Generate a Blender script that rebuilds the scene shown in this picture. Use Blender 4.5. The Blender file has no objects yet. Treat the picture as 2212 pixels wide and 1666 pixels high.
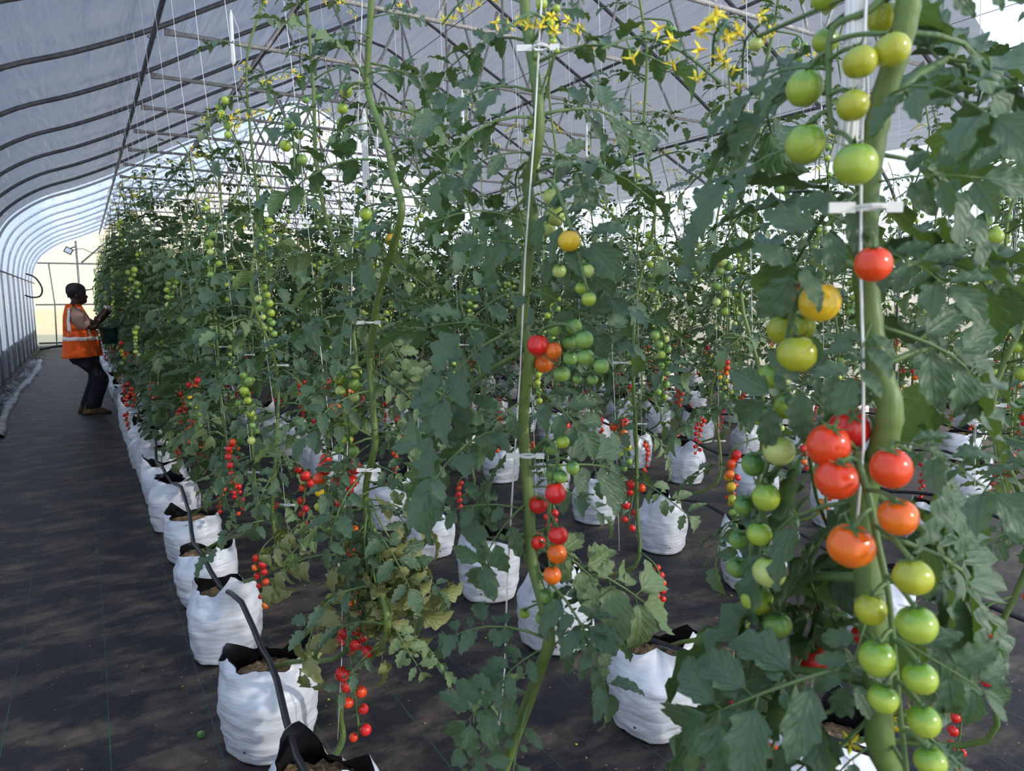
import bpy, math, random
from mathutils import Vector, Matrix, noise
V = Vector
rnd = random.Random(7)
D = bpy.data
COL = bpy.context.scene.collection
scene = bpy.context.scene
PI = math.pi

# ------------------------------------------------------------------ camera
IW, IH, FPX, CAMH = 2212, 1666, 1530.0, 1.5
CR = V((0.856, -0.517, -0.007)); CU = V((0.069, 0.102, 0.992)); CF = V((0.512, 0.850, -0.123))
yaw, pit, roll = math.radians(31.0916), math.radians(7.0603), math.radians(0.4)
CF = V((math.sin(yaw)*math.cos(pit), math.cos(yaw)*math.cos(pit), -math.sin(pit)))
_R = V((math.cos(yaw), -math.sin(yaw), 0)); _U = _R.cross(CF)
CR = math.cos(roll)*_R - math.sin(roll)*_U; CU = math.sin(roll)*_R + math.cos(roll)*_U
CAM = V((0, 0, CAMH))
cam = D.objects.new('camera', D.cameras.new('camera')); COL.objects.link(cam)
cam.matrix_world = Matrix(((CR.x, CU.x, -CF.x, CAM.x), (CR.y, CU.y, -CF.y, CAM.y), (CR.z, CU.z, -CF.z, CAM.z), (0, 0, 0, 1)))
cam.data.sensor_fit = 'HORIZONTAL'; cam.data.sensor_width = 36; cam.data.lens = FPX/IW*36
cam.data.clip_start = .02; cam.data.clip_end = 400
cam.data.dof.use_dof = True; cam.data.dof.focus_distance = 3.2; cam.data.dof.aperture_fstop = 9.0
scene.camera = cam

def ray(px, py):
    return CF*FPX + CR*(px-IW/2) - CU*(py-IH/2)
def at(px, py, X):
    d = ray(px, py); return CAM + d*(X/d.x)
def depth(p):
    return (V(p)-CAM).dot(CF)

# ------------------------------------------------------------------ world, sun, exposure
scene.view_settings.view_transform = 'Standard'; scene.view_settings.look = 'None'
scene.view_settings.gamma = 1; scene.view_settings.use_curve_mapping = False
scene.view_settings.exposure = 0.17
w = D.worlds.new('sky'); scene.world = w; w.use_nodes = True
nt = w.node_tree; nt.nodes.clear()
o = nt.nodes.new('ShaderNodeOutputWorld'); bg = nt.nodes.new('ShaderNodeBackground')
tc = nt.nodes.new('ShaderNodeTexCoord'); sp = nt.nodes.new('ShaderNodeSeparateXYZ'); cr = nt.nodes.new('ShaderNodeValToRGB')
nt.links.new(tc.outputs['Generated'], sp.inputs[0]); nt.links.new(sp.outputs['Z'], cr.inputs[0])
cr.color_ramp.elements[0].position = 0.0; cr.color_ramp.elements[0].color = (1.0, .96, .86, 1)
e = cr.color_ramp.elements.new(.16); e.color = (.78, .88, 1.0, 1)
cr.color_ramp.elements[-1].position = .9; cr.color_ramp.elements[-1].color = (.42, .62, 1.0, 1)
nt.links.new(cr.outputs[0], bg.inputs[0]); bg.inputs[1].default_value = 1.6
nt.links.new(bg.outputs[0], o.inputs[0])
sun = D.objects.new('sun', D.lights.new('sun', 'SUN')); COL.objects.link(sun)
sun.data.energy = 9.0; sun.data.angle = math.radians(1.2); sun.data.color = (1.0, .86, .66)
SUN_TO = V((.50, -.80, .36)).normalized()
sun.rotation_euler = SUN_TO.to_track_quat('Z', 'Y').to_euler()

# ------------------------------------------------------------------ materials
def newmat(name):
    m = D.materials.new(name); m.use_nodes = True; m.node_tree.nodes.clear()
    out = m.node_tree.nodes.new('ShaderNodeOutputMaterial'); return m, m.node_tree, out
def N(nt, t, **kw):
    n = nt.nodes.new(t)
    for k, v in kw.items(): setattr(n, k, v)
    return n
def setv(n, **kw):
    for k, v in kw.items(): n.inputs[k.replace('_', ' ')].default_value = v
    return n
def c4(c): return (c[0], c[1], c[2], 1)
def pbr(name, col, rough=.5, metal=0, spec=.5, nscale=0, namt=.2, bump=0, bscale=60, coat=0, stretch=None, col2=None):
    m, nt, out = newmat(name); L = nt.links
    b = N(nt, 'ShaderNodeBsdfPrincipled'); L.new(b.outputs[0], out.inputs[0])
    b.inputs['Base Color'].default_value = c4(col); b.inputs['Roughness'].default_value = rough; b.inputs['Metallic'].default_value = metal
    b.inputs['Specular IOR Level'].default_value = spec; b.inputs['Coat Weight'].default_value = coat
    if nscale or bump:
        t = N(nt, 'ShaderNodeTexCoord'); mp = N(nt, 'ShaderNodeMapping'); L.new(t.outputs['Object'], mp.inputs[0])
        if stretch: mp.inputs['Scale'].default_value = stretch
    if nscale:
        n = N(nt, 'ShaderNodeTexNoise'); n.inputs['Scale'].default_value = nscale; n.inputs['Detail'].default_value = 6; L.new(mp.outputs[0], n.inputs[0])
        mx = N(nt, 'ShaderNodeMix', data_type='RGBA'); r = N(nt, 'ShaderNodeMapRange'); r.inputs[1].default_value = .35; r.inputs[2].default_value = .68
        L.new(n.outputs[0], r.inputs[0]); L.new(r.outputs[0], mx.inputs[0])
        c2 = col2 if col2 else tuple(x*(1-namt) for x in col)
        mx.inputs[6].default_value = c4(col); mx.inputs[7].default_value = c4(c2); L.new(mx.outputs[2], b.inputs['Base Color'])
    if bump:
        n2 = N(nt, 'ShaderNodeTexNoise'); n2.inputs['Scale'].default_value = bscale; n2.inputs['Detail'].default_value = 4; L.new(mp.outputs[0], n2.inputs[0])
        bp = N(nt, 'ShaderNodeBump'); bp.inputs['Strength'].default_value = bump; bp.inputs['Distance'].default_value = .01
        L.new(n2.outputs[0], bp.inputs['Height']); L.new(bp.outputs[0], b.inputs['Normal'])
    return m

def film(name, col, trans, transp, diff, wr=(1, 1, 1), bump=.4, bscale=4, fold=None):
    """polythene greenhouse film: part clear, part light-scattering"""
    m, nt, out = newmat(name); L = nt.links
    t = N(nt, 'ShaderNodeTexCoord'); mp = N(nt, 'ShaderNodeMapping'); mp.inputs['Scale'].default_value = wr; L.new(t.outputs['Object'], mp.inputs[0])
    n = N(nt, 'ShaderNodeTexNoise'); n.inputs['Scale'].default_value = bscale; n.inputs['Detail'].default_value = 3; L.new(mp.outputs[0], n.inputs[0])
    bp = N(nt, 'ShaderNodeBump'); bp.inputs['Strength'].default_value = bump; bp.inputs['Distance'].default_value = .08; L.new(n.outputs[0], bp.inputs['Height'])
    a = N(nt, 'ShaderNodeBsdfTranslucent'); a.inputs[0].default_value = c4(col)
    b = N(nt, 'ShaderNodeBsdfPrincipled'); b.inputs['Base Color'].default_value = c4(tuple(min(1, x*.95) for x in col)); b.inputs['Roughness'].default_value = .35
    c = N(nt, 'ShaderNodeBsdfTransparent'); c.inputs[0].default_value = c4(col)
    L.new(bp.outputs[0], a.inputs['Normal']); L.new(bp.outputs[0], b.inputs['Normal'])
    m1 = N(nt, 'ShaderNodeMixShader'); m1.inputs[0].default_value = diff/(trans+diff); L.new(a.outputs[0], m1.inputs[1]); L.new(b.outputs[0], m1.inputs[2])
    m2 = N(nt, 'ShaderNodeMixShader'); m2.inputs[0].default_value = transp; L.new(m1.outputs[0], m2.inputs[1]); L.new(c.outputs[0], m2.inputs[2])
    L.new(m2.outputs[0], out.inputs[0])
    return m

M = {}
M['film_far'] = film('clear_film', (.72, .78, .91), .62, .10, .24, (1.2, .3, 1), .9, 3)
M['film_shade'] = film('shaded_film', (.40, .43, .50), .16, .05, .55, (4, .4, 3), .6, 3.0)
M['film_side'] = film('side_film', (.80, .84, .90), .4, .22, .4, (.3, 6, .25), 1.0, 3)
M['film_end'] = film('end_film', (1.0, .90, .66), .5, .55, .2, (9, 1, .6), .5, 2)
M['film_near'] = film('near_film', (.74, .82, .97), .5, .24, .25, (1, .4, 1), .5, 3)
M['steel'] = pbr('galvanised_pipe', (.40, .39, .38), .5, .35, .5, nscale=25, namt=.45)
M['steel_dark'] = pbr('weathered_pipe', (.16, .16, .17), .55, .35, .5, nscale=20, namt=.4)
M['steel_beam'] = pbr('tie_beam_pipe', (.50, .47, .44), .6, .2, .4, nscale=60, namt=.5)
M['lit_pipe'] = pbr('lit_galvanised_pipe', (.72, .73, .76), .5, .1, .5, nscale=20, namt=.2)  # far ribs only: bright light of those bays put into a paler colour
M['twine'] = pbr('twine', (.82, .80, .76), .7, 0, .2)
M['clip'] = pbr('white_clip', (.75, .74, .68), .4, 0, .5)
M['wire'] = pbr('wire', (.07, .07, .08), .5, .5)
M['bag'] = pbr('white_bag_film', (.68, .70, .74), .36, 0, .5, bump=.75, bscale=7, stretch=(1, 1, 5.5), nscale=3.5, namt=.12)
M['liner'] = pbr('black_bag_liner', (.012, .012, .014), .3, 0, .5, bump=.5, bscale=12)
M['coir'] = pbr('coir_substrate', (.46, .29, .15), .95, 0, .1, nscale=70, col2=(.13, .075, .04), bump=1.0, bscale=120)
M['hose'] = pbr('black_hose', (.02, .02, .024), .38, 0, .5)
M['green_plastic'] = pbr('dark_green_plastic', (.008, .028, .026), .35, 0, .5)
M['vest'] = pbr('orange_mesh_cloth', (.95, .13, .02), .8, 0, .2, nscale=9, namt=.22, bump=.5, bscale=14)
M['band'] = pbr('reflective_band', (.83, .82, .76), .4, 0, .6, bump=.5, bscale=30)
M['shirt'] = pbr('tan_cotton', (.42, .26, .20), .9, 0, .1, bump=.6, bscale=18)
M['trouser'] = pbr('dark_trouser_cloth', (.022, .022, .030), .9, 0, .15, bump=.8, bscale=14, nscale=10, namt=.4)
M['boot'] = pbr('brown_suede', (.13, .075, .035), .8, 0, .2, nscale=20, namt=.4)
M['sole'] = pbr('dark_rubber', (.02, .016, .012), .8)
M['skin'] = pbr('dark_skin', (.045, .020, .013), .5, 0, .4)
M['hair'] = pbr('short_black_hair', (.008, .007, .007), .9)
M['cap'] = pbr('charcoal_cap_cloth', (.035, .038, .04), .85, 0, .2)
M['glove'] = pbr('grey_glove', (.20, .21, .24), .8)
M['cuff'] = pbr('white_glove_cuff', (.7, .7, .72), .8)
M['orange_glove'] = pbr('orange_glove_grip', (.7, .10, .03), .7)
M['rubble'] = pbr('dry_leaf_litter', (.20, .15, .08), .95, nscale=20, col2=(.05, .04, .025), bump=1, bscale=30)
M['grey_sheet'] = pbr('old_grey_sheeting', (.30, .31, .32), .55, 0, .4, nscale=9, col2=(.07, .065, .06), bump=1.0, bscale=8)
M['lamp_body'] = pbr('floodlight_body', (.05, .05, .05), .5)
M['lamp_glass'] = pbr('floodlight_glass', (.75, .78, .8), .2)
M['board'] = pbr('dark_base_board', (.035, .03, .028), .8, nscale=12, namt=.5)
M['outside'] = pbr('outside_ground', (.66, .58, .40), .95, nscale=.6, col2=(.50, .46, .28))
M['petal'] = pbr('yellow_petal', (.95, .80, .04), .6)
M['anther'] = pbr('orange_anther', (.95, .62, .03), .6)
M['dry'] = pbr('dried_calyx', (.50, .25, .12), .8)

def stem_mat(name, c1, c2):
    return pbr(name, c1, .45, 0, .4, nscale=14, col2=c2, bump=.3, bscale=60, stretch=(1, 1, .15))
M['stem'] = stem_mat('green_stem', (.15, .21, .045), (.085, .145, .035))
M['petiole'] = pbr('leaf_stalk', (.11, .18, .055), .5, 0, .4)
M['old_stem'] = stem_mat('woody_stem', (.25, .27, .09), (.15, .15, .05))
M['calyx'] = pbr('calyx_green', (.07, .15, .045), .6)

def leaf_mat(name, c1, c2, under, trans):
    m, nt, out = newmat(name); L = nt.links
    oi = N(nt, 'ShaderNodeObjectInfo'); uv = N(nt, 'ShaderNodeUVMap'); sx = N(nt, 'ShaderNodeSeparateXYZ'); L.new(uv.outputs[0], sx.inputs[0])
    tc = N(nt, 'ShaderNodeTexCoord'); no = N(nt, 'ShaderNodeTexNoise'); no.inputs['Scale'].default_value = 7; L.new(tc.outputs['Object'], no.inputs[0])
    ad = N(nt, 'ShaderNodeMath', operation='ADD'); L.new(oi.outputs['Random'], ad.inputs[0]); L.new(no.outputs[0], ad.inputs[1])
    mr = N(nt, 'ShaderNodeMapRange'); mr.inputs[1].default_value = .5; mr.inputs[2].default_value = 1.45; L.new(ad.outputs[0], mr.inputs[0])
    mx = N(nt, 'ShaderNodeMix', data_type='RGBA'); mx.inputs[6].default_value = c4(c1); mx.inputs[7].default_value = c4(c2); L.new(mr.outputs[0], mx.inputs[0])
    # veins from the leaf's own coordinates
    av = N(nt, 'ShaderNodeMath', operation='ABSOLUTE'); L.new(sx.outputs[1], av.inputs[0])
    s1 = N(nt, 'ShaderNodeMath', operation='MULTIPLY_ADD'); L.new(av.outputs[0], s1.inputs[0]); s1.inputs[1].default_value = -2.2
    s0 = N(nt, 'ShaderNodeMath', operation='MULTIPLY'); L.new(sx.outputs[0], s0.inputs[0]); s0.inputs[1].default_value = 6.0; L.new(s0.outputs[0], s1.inputs[2])
    pp = N(nt, 'ShaderNodeMath', operation='PINGPONG'); L.new(s1.outputs[0], pp.inputs[0]); pp.inputs[1].default_value = .5
    mn = N(nt, 'ShaderNodeMath', operation='MINIMUM'); L.new(pp.outputs[0], mn.inputs[0]); L.new(av.outputs[0], mn.inputs[1])
    vr = N(nt, 'ShaderNodeMapRange', interpolation_type='SMOOTHSTEP'); vr.inputs[1].default_value = 0; vr.inputs[2].default_value = .22; L.new(mn.outputs[0], vr.inputs[0])
    mv = N(nt, 'ShaderNodeMix', data_type='RGBA'); L.new(vr.outputs[0], mv.inputs[0]); mv.inputs[6].default_value = c4(tuple(x*1.12+.004 for x in c2)); L.new(mx.outputs[2], mv.inputs[7])
    ge = N(nt, 'ShaderNodeNewGeometry'); mu = N(nt, 'ShaderNodeMix', data_type='RGBA'); L.new(ge.outputs['Backfacing'], mu.inputs[0]); L.new(mv.outputs[2], mu.inputs[6]); mu.inputs[7].default_value = c4(under)
    bp = N(nt, 'ShaderNodeBump'); bp.inputs['Strength'].default_value = .35; bp.inputs['Distance'].default_value = .004; L.new(vr.outputs[0], bp.inputs['Height'])
    b = N(nt, 'ShaderNodeBsdfPrincipled'); b.inputs['Roughness'].default_value = .48; b.inputs['Specular IOR Level'].default_value = .45
    L.new(mu.outputs[2], b.inputs['Base Color']); L.new(bp.outputs[0], b.inputs['Normal'])
    t = N(nt, 'ShaderNodeBsdfTranslucent'); t.inputs[0].default_value = c4(trans)
    ms = N(nt, 'ShaderNodeMixShader'); ms.inputs[0].default_value = .17; L.new(b.outputs[0], ms.inputs[1]); L.new(t.outputs[0], ms.inputs[2]); L.new(ms.outputs[0], out.inputs[0])
    return m
M['leaf'] = leaf_mat('tomato_leaf', (.026, .064, .032), (.066, .122, .056), (.075, .13, .065), (.20, .33, .04))
M['leaf_pale'] = leaf_mat('pale_tomato_leaf', (.08, .14, .06), (.14, .21, .075), (.15, .22, .09), (.30, .40, .08))  # pale leaf tone, mixed in partly to stand for sunlit leaves
M['leaf_dry'] = leaf_mat('yellowing_leaf', (.05, .085, .03), (.24, .26, .075), (.24, .25, .09), (.35, .36, .07))

def fruit_mat(name, base, top, rough=.22, streak=.5):
    m, nt, out = newmat(name); L = nt.links
    tc = N(nt, 'ShaderNodeTexCoord'); sx = N(nt, 'ShaderNodeSeparateXYZ'); L.new(tc.outputs['Object'], sx.inputs[0])
    no = N(nt, 'ShaderNodeTexNoise'); no.inputs['Scale'].default_value = 2.2; L.new(tc.outputs['Object'], no.inputs[0])
    a = N(nt, 'ShaderNodeMath', operation='MULTIPLY_ADD'); L.new(no.outputs[0], a.inputs[0]); a.inputs[1].default_value = streak; L.new(sx.outputs[2], a.inputs[2])
    mr = N(nt, 'ShaderNodeMapRange', interpolation_type='SMOOTHSTEP'); mr.inputs[1].default_value = .05+streak*.5; mr.inputs[2].default_value = .85+streak*.5; L.new(a.outputs[0], mr.inputs[0])
    mx = N(nt, 'ShaderNodeMix', data_type='RGBA'); mx.inputs[6].default_value = c4(base); mx.inputs[7].default_value = c4(top); L.new(mr.outputs[0], mx.inputs[0])
    b = N(nt, 'ShaderNodeBsdfPrincipled'); b.inputs['Roughness'].default_value = rough; b.inputs['Specular IOR Level'].default_value = .55
    b.inputs['Subsurface Weight'].default_value = 0; L.new(mx.outputs[2], b.inputs['Base Color']); L.new(b.outputs[0], out.inputs[0]); return m
FR = {
 'red': fruit_mat('ripe_red_fruit', (.72, .022, .018), (.62, .02, .01)),
 'scarlet': fruit_mat('scarlet_fruit', (.80, .07, .012), (.72, .05, .01)),
 'orange': fruit_mat('orange_fruit', (.85, .17, .012), (.72, .12, .01)),
 'yellow': fruit_mat('yellow_fruit', (.72, .46, .02), (.62, .36, .02)),
 'olive': fruit_mat('turning_green_fruit', (.42, .42, .03), (.28, .34, .03)),
 'lime': fruit_mat('unripe_lime_fruit', (.36, .46, .05), (.15, .30, .03)),
 'green': fruit_mat('unripe_green_fruit', (.22, .36, .07), (.07, .19, .03)),
 'pale': fruit_mat('pale_unripe_fruit', (.50, .56, .16), (.36, .46, .09)),
}

def floor_mat():
    m, nt, out = newmat('woven_weed_fabric'); L = nt.links
    tc = N(nt, 'ShaderNodeTexCoord'); sx = N(nt, 'ShaderNodeSeparateXYZ'); L.new(tc.outputs['Object'], sx.inputs[0])
    n1 = N(nt, 'ShaderNodeTexNoise'); n1.inputs['Scale'].default_value = 3.0; n1.inputs['Detail'].default_value = 9; n1.inputs['Roughness'].default_value = .68
    mp = N(nt, 'ShaderNodeMapping'); mp.inputs['Scale'].default_value = (1, 1.9, 1); L.new(tc.outputs['Object'], mp.inputs[0]); L.new(mp.outputs[0], n1.inputs[0])
    r1 = N(nt, 'ShaderNodeMapRange'); r1.inputs[1].default_value = .47; r1.inputs[2].default_value = .68; L.new(n1.outputs[0], r1.inputs[0])
    mx = N(nt, 'ShaderNodeMix', data_type='RGBA'); mx.inputs[6].default_value = (.019, .017, .017, 1); mx.inputs[7].default_value = (.12, .090, .064, 1); L.new(r1.outputs[0], mx.inputs[0])
    # brighter light over the right half, painted into the floor colour
    r2 = N(nt, 'ShaderNodeMapRange'); r2.inputs[1].default_value = 2.5; r2.inputs[2].default_value = 6.5; r2.inputs[3].default_value = 0; r2.inputs[4].default_value = .6; L.new(sx.outputs[0], r2.inputs[0])
    m2 = N(nt, 'ShaderNodeMix', data_type='RGBA'); L.new(r2.outputs[0], m2.inputs[0]); L.new(mx.outputs[2], m2.inputs[6]); m2.inputs[7].default_value = (.15, .125, .10, 1)
    # green marker threads every 31 cm, wavering
    n3 = N(nt, 'ShaderNodeTexNoise', noise_dimensions='2D'); n3.inputs['Scale'].default_value = .45; L.new(tc.outputs['Object'], n3.inputs[0])
    a = N(nt, 'ShaderNodeMath', operation='MULTIPLY_ADD'); L.new(n3.outputs[0], a.inputs[0]); a.inputs[1].default_value = .05; L.new(sx.outputs[0], a.inputs[2])
    s = N(nt, 'ShaderNodeMath', operation='ADD'); L.new(a.outputs[0], s.inputs[0]); s.inputs[1].default_value = 3.1-.005
    pp = N(nt, 'ShaderNodeMath', operation='PINGPONG'); L.new(s.outputs[0], pp.inputs[0]); pp.inputs[1].default_value = .155
    lt = N(nt, 'ShaderNodeMath', operation='LESS_THAN'); L.new(pp.outputs[0], lt.inputs[0]); lt.inputs[1].default_value = .0013
    m3 = N(nt, 'ShaderNodeMix', data_type='RGBA'); L.new(lt.outputs[0], m3.inputs[0]); L.new(m2.outputs[2], m3.inputs[6]); m3.inputs[7].default_value = (.018, .10, .065, 1)
    # speckles of coir crumbs
    vo = N(nt, 'ShaderNodeTexVoronoi'); vo.inputs['Scale'].default_value = 17; vo.inputs['Randomness'].default_value = 1; L.new(tc.outputs['Object'], vo.inputs[0])
    l2 = N(nt, 'ShaderNodeMath', operation='LESS_THAN'); L.new(vo.outputs['Distance'], l2.inputs[0]); l2.inputs[1].default_value = .07
    m4 = N(nt, 'ShaderNodeMix', data_type='RGBA'); L.new(l2.outputs[0], m4.inputs[0]); L.new(m3.outputs[2], m4.inputs[6]); m4.inputs[7].default_value = (.26, .18, .10, 1)
    b = N(nt, 'ShaderNodeBsdfPrincipled'); b.inputs['Roughness'].default_value = .62; b.inputs['Specular IOR Level'].default_value = .3
    wv = N(nt, 'ShaderNodeTexNoise'); wv.inputs['Scale'].default_value = 30; wv.inputs['Detail'].default_value = 5; L.new(tc.outputs['Object'], wv.inputs[0])
    bp = N(nt, 'ShaderNodeBump'); bp.inputs['Strength'].default_value = .5; bp.inputs['Distance'].default_value = .01; L.new(wv.outputs[0], bp.inputs['Height'])
    L.new(bp.outputs[0], b.inputs['Normal']); L.new(m4.outputs[2], b.inputs['Base Color']); L.new(b.outputs[0], out.inputs[0]); return m
M['floor'] = floor_mat()

def screen_mat():
    m, nt, out = newmat('insect_screen'); L = nt.links
    tc = N(nt, 'ShaderNodeTexCoord'); sx = N(nt, 'ShaderNodeSeparateXYZ'); L.new(tc.outputs['Object'], sx.inputs[0])
    res = []
    for k in (1, 2):
        f = N(nt, 'ShaderNodeMath', operation='PINGPONG'); L.new(sx.outputs[k], f.inputs[0]); f.inputs[1].default_value = .0055
        g = N(nt, 'ShaderNodeMath', operation='LESS_THAN'); L.new(f.outputs[0], g.inputs[0]); g.inputs[1].default_value = .0019; res.append(g)
    mx = N(nt, 'ShaderNodeMath', operation='MAXIMUM'); L.new(res[0].outputs[0], mx.inputs[0]); L.new(res[1].outputs[0], mx.inputs[1])
    t = N(nt, 'ShaderNodeBsdfTransparent'); b = N(nt, 'ShaderNodeBsdfPrincipled'); b.inputs['Base Color'].default_value = (.34, .37, .41, 1)
    ms = N(nt, 'ShaderNodeMixShader'); L.new(mx.outputs[0], ms.inputs[0]); L.new(t.outputs[0], ms.inputs[1]); L.new(b.outputs[0], ms.inputs[2]); L.new(ms.outputs[0], out.inputs[0]); return m
M['screen'] = screen_mat()

# ------------------------------------------------------------------ mesh helpers
class MB:
    def __init__(s): s.v = []; s.f = []; s.m = []; s.uv = []
    def add(s, v, f, mi=0, uv=None):
        b = len(s.v); s.v += [tuple(x) for x in v]; s.uv += (uv if uv else [(0, 1)]*len(v))
        for q in f: s.f.append(tuple(i+b for i in q)); s.m.append(mi)
    def box(s, c, d, mi=0, M3=None):
        c = V(c); x, y, z = d[0]/2, d[1]/2, d[2]/2
        vs = [V((i, j, k)) for i in (-x, x) for j in (-y, y) for k in (-z, z)]
        if M3: vs = [M3 @ q for q in vs]
        s.add([c+q for q in vs], [(0, 1, 3, 2), (4, 6, 7, 5), (0, 4, 5, 1), (2, 3, 7, 6), (0, 2, 6, 4), (1, 5, 7, 3)], mi)
    def tube(s, pts, r, n=8, mi=0, cap=True):
        pts = [V(p) for p in pts]; k = len(pts)
        rr = r if isinstance(r, (list, tuple)) else [r]*k
        t = [(pts[min(i+1, k-1)]-pts[max(i-1, 0)]).normalized() for i in range(k)]
        a = t[0].orthogonal().normalized(); vs = []
        for i in range(k):
            a = (a-t[i]*a.dot(t[i])); a = a.normalized() if a.length > 1e-6 else t[i].orthogonal().normalized()
            b = t[i].cross(a)
            for j in range(n):
                g = 2*PI*j/n; vs.append(pts[i]+(a*math.cos(g)+b*math.sin(g))*rr[i])
        fs = [(i*n+j, i*n+(j+1) % n, (i+1)*n+(j+1) % n, (i+1)*n+j) for i in range(k-1) for j in range(n)]
        if cap: fs += [tuple(range(n-1, -1, -1)), tuple((k-1)*n+j for j in range(n))]
        s.add(vs, fs, mi)
    def rings(s, rs, mi=0, cap=True, closed=True):
        n = len(rs[0]); vs = [p for r in rs for p in r]; k = len(rs)
        fs = [(i*n+j, i*n+(j+1) % n, (i+1)*n+(j+1) % n, (i+1)*n+j) for i in range(k-1) for j in range(n if closed else n-1)]
        if cap: fs += [tuple(range(n-1, -1, -1)), tuple((k-1)*n+j for j in range(n))]
        s.add(vs, fs, mi)
    def grid(s, P, mi=0, uv=None):
        a, b = len(P), len(P[0])
        s.add([p for r in P for p in r], [(i*b+j, i*b+j+1, (i+1)*b+j+1, (i+1)*b+j) for i in range(a-1) for j in range(b-1)], mi, uv)
    def mesh(s, name, mats, smooth=True, uv=False):
        me = D.meshes.new(name); me.from_pydata(s.v, [], s.f)
        for m in (mats if isinstance(mats, (list, tuple)) else [mats]): me.materials.append(m)
        me.polygons.foreach_set('material_index', s.m)
        me.polygons.foreach_set('use_smooth', [smooth]*len(s.f))
        if uv:
            ul = me.uv_layers.new(name='UVMap'); li = [0]*len(me.loops); me.loops.foreach_get('vertex_index', li)
            fl = []
            for i in li: fl += s.uv[i]
            ul.data.foreach_set('uv', fl)
        me.update(); return me
def link(name, me, parent=None, loc=None, mat=None):
    o = D.objects.new(name, me); COL.objects.link(o)
    if parent: o.parent = parent
    if mat is not None: o.matrix_local = mat
    elif loc is not None: o.location = loc
    return o
def tag(o, label, cat, group=None, kind=None):
    o['label'] = label; o['category'] = cat
    if group: o['group'] = group
    if kind: o['kind'] = kind
    return o
def empty(name, loc, label, cat, group=None):
    o = D.objects.new(name, None); COL.objects.link(o); o.location = loc; o.empty_display_size = .1
    return tag(o, label, cat, group)
def structure(name, me, label=None):
    o = link(name, me); o['kind'] = 'structure'
    if label: o['label'] = label
    return o
def smooth_path(pts, sub=5):
    pts = [V(p) for p in pts]; out = []
    for i in range(len(pts)-1):
        p0 = pts[max(i-1, 0)]; p1 = pts[i]; p2 = pts[i+1]; p3 = pts[min(i+2, len(pts)-1)]
        for k in range(sub):
            t = k/sub
            out.append(.5*((2*p1)+(p2-p0)*t+(2*p0-5*p1+4*p2-p3)*t*t+(-p0+3*p1-3*p2+p3)*t**3))
    out.append(pts[-1]); return out
def frame(x, zhint):
    x = x.normalized(); y = V(zhint).cross(x)
    if y.length < 1e-4: y = x.orthogonal()
    y.normalize(); z = x.cross(y); return x, y, z
ORD = ['first', 'second', 'third', 'fourth', 'fifth', 'sixth', 'seventh', 'eighth', 'ninth', 'tenth', 'eleventh', 'twelfth', 'thirteenth', 'fourteenth', 'fifteenth', 'sixteenth']

# ------------------------------------------------------------------ greenhouse shell
XL, XR, XC, YN, YF = -1.3, 9.8, 4.25, -2.5, 28.4
ZL, ZR, BAY = 2.08, 1.85, 1.42
half = [(-1.3, 2.08), (-1.22, 2.5), (-1.05, 2.85), (-.78, 3.12), (-.4, 3.36), (.1, 3.56), (.69, 3.84), (1.4, 4.24), (2.19, 4.66), (3.2, 5.16), (4.25, 5.62)]
arch = half + [(2*XC-x, z) for x, z in half[-2::-1]]
arch[-1] = (XR, ZR)
def arch_at(off):
    out = []
    for i, (x, z) in enumerate(arch):
        a = arch[max(i-1, 0)]; b = arch[min(i+1, len(arch)-1)]; d = V((b[0]-a[0], b[1]-a[1])).normalized()
        out.append((x-d.y*off, z+d.x*off))
    return out
fa = arch_at(.035)
def arch_sub(poly, sub=3):
    return [(p.x, p.y) for p in smooth_path([(x, z, 0) for x, z in poly], sub)]
fs = arch_sub(fa, 4)
NY = YF
def ceil_strip(name, y0, y1, i0, i1, mat, label, drop=.035):
    mb = MB(); step = BAY/4; n = int(round((y1-y0)/step)); P = []
    for k in range(n+1):
        y = y0+(y1-y0)*k/n; ph = ((y-7.18)/BAY) % 1.0
        sag = drop*math.sin(PI*ph)**2
        row = []
        for (x, z) in fs[i0:i1+1]:
            dx, dz = (XC-x), (3.2-z); L_ = math.hypot(dx, dz)+1e-6
            row.append((x+dx/L_*sag*.6, y, z-sag*.6+.012))
        P.append(row)
    mb.grid(P); return structure(name, mb.mesh(name, mat), label)
YS0, YS1 = 7.18-3*BAY+.85, 7.18+6*BAY
nfs = len(fs)-1
ishade = min(range(len(fs)), key=lambda i: abs(fs[i][0]-9.05) if fs[i][1] > 2.5 else 99)
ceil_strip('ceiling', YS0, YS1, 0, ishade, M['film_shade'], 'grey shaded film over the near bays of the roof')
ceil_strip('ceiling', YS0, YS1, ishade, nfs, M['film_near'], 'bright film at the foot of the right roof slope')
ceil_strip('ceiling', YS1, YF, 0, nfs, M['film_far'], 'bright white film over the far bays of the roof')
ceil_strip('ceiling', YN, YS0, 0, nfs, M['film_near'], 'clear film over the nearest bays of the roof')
# floor, outside ground
mb = MB(); mb.grid([[(x, y, 0) for y in (YN-.5, YF+1)] for x in (XL-.6, XR+.3)]); structure('floor', mb.mesh('floor', M['floor'], False))
mb = MB(); mb.grid([[(x, y, -.06) for y in (-80, 160)] for x in (-90, 110)]); structure('ground', mb.mesh('ground', M['outside'], False), 'pale open ground outside the greenhouse')
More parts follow.
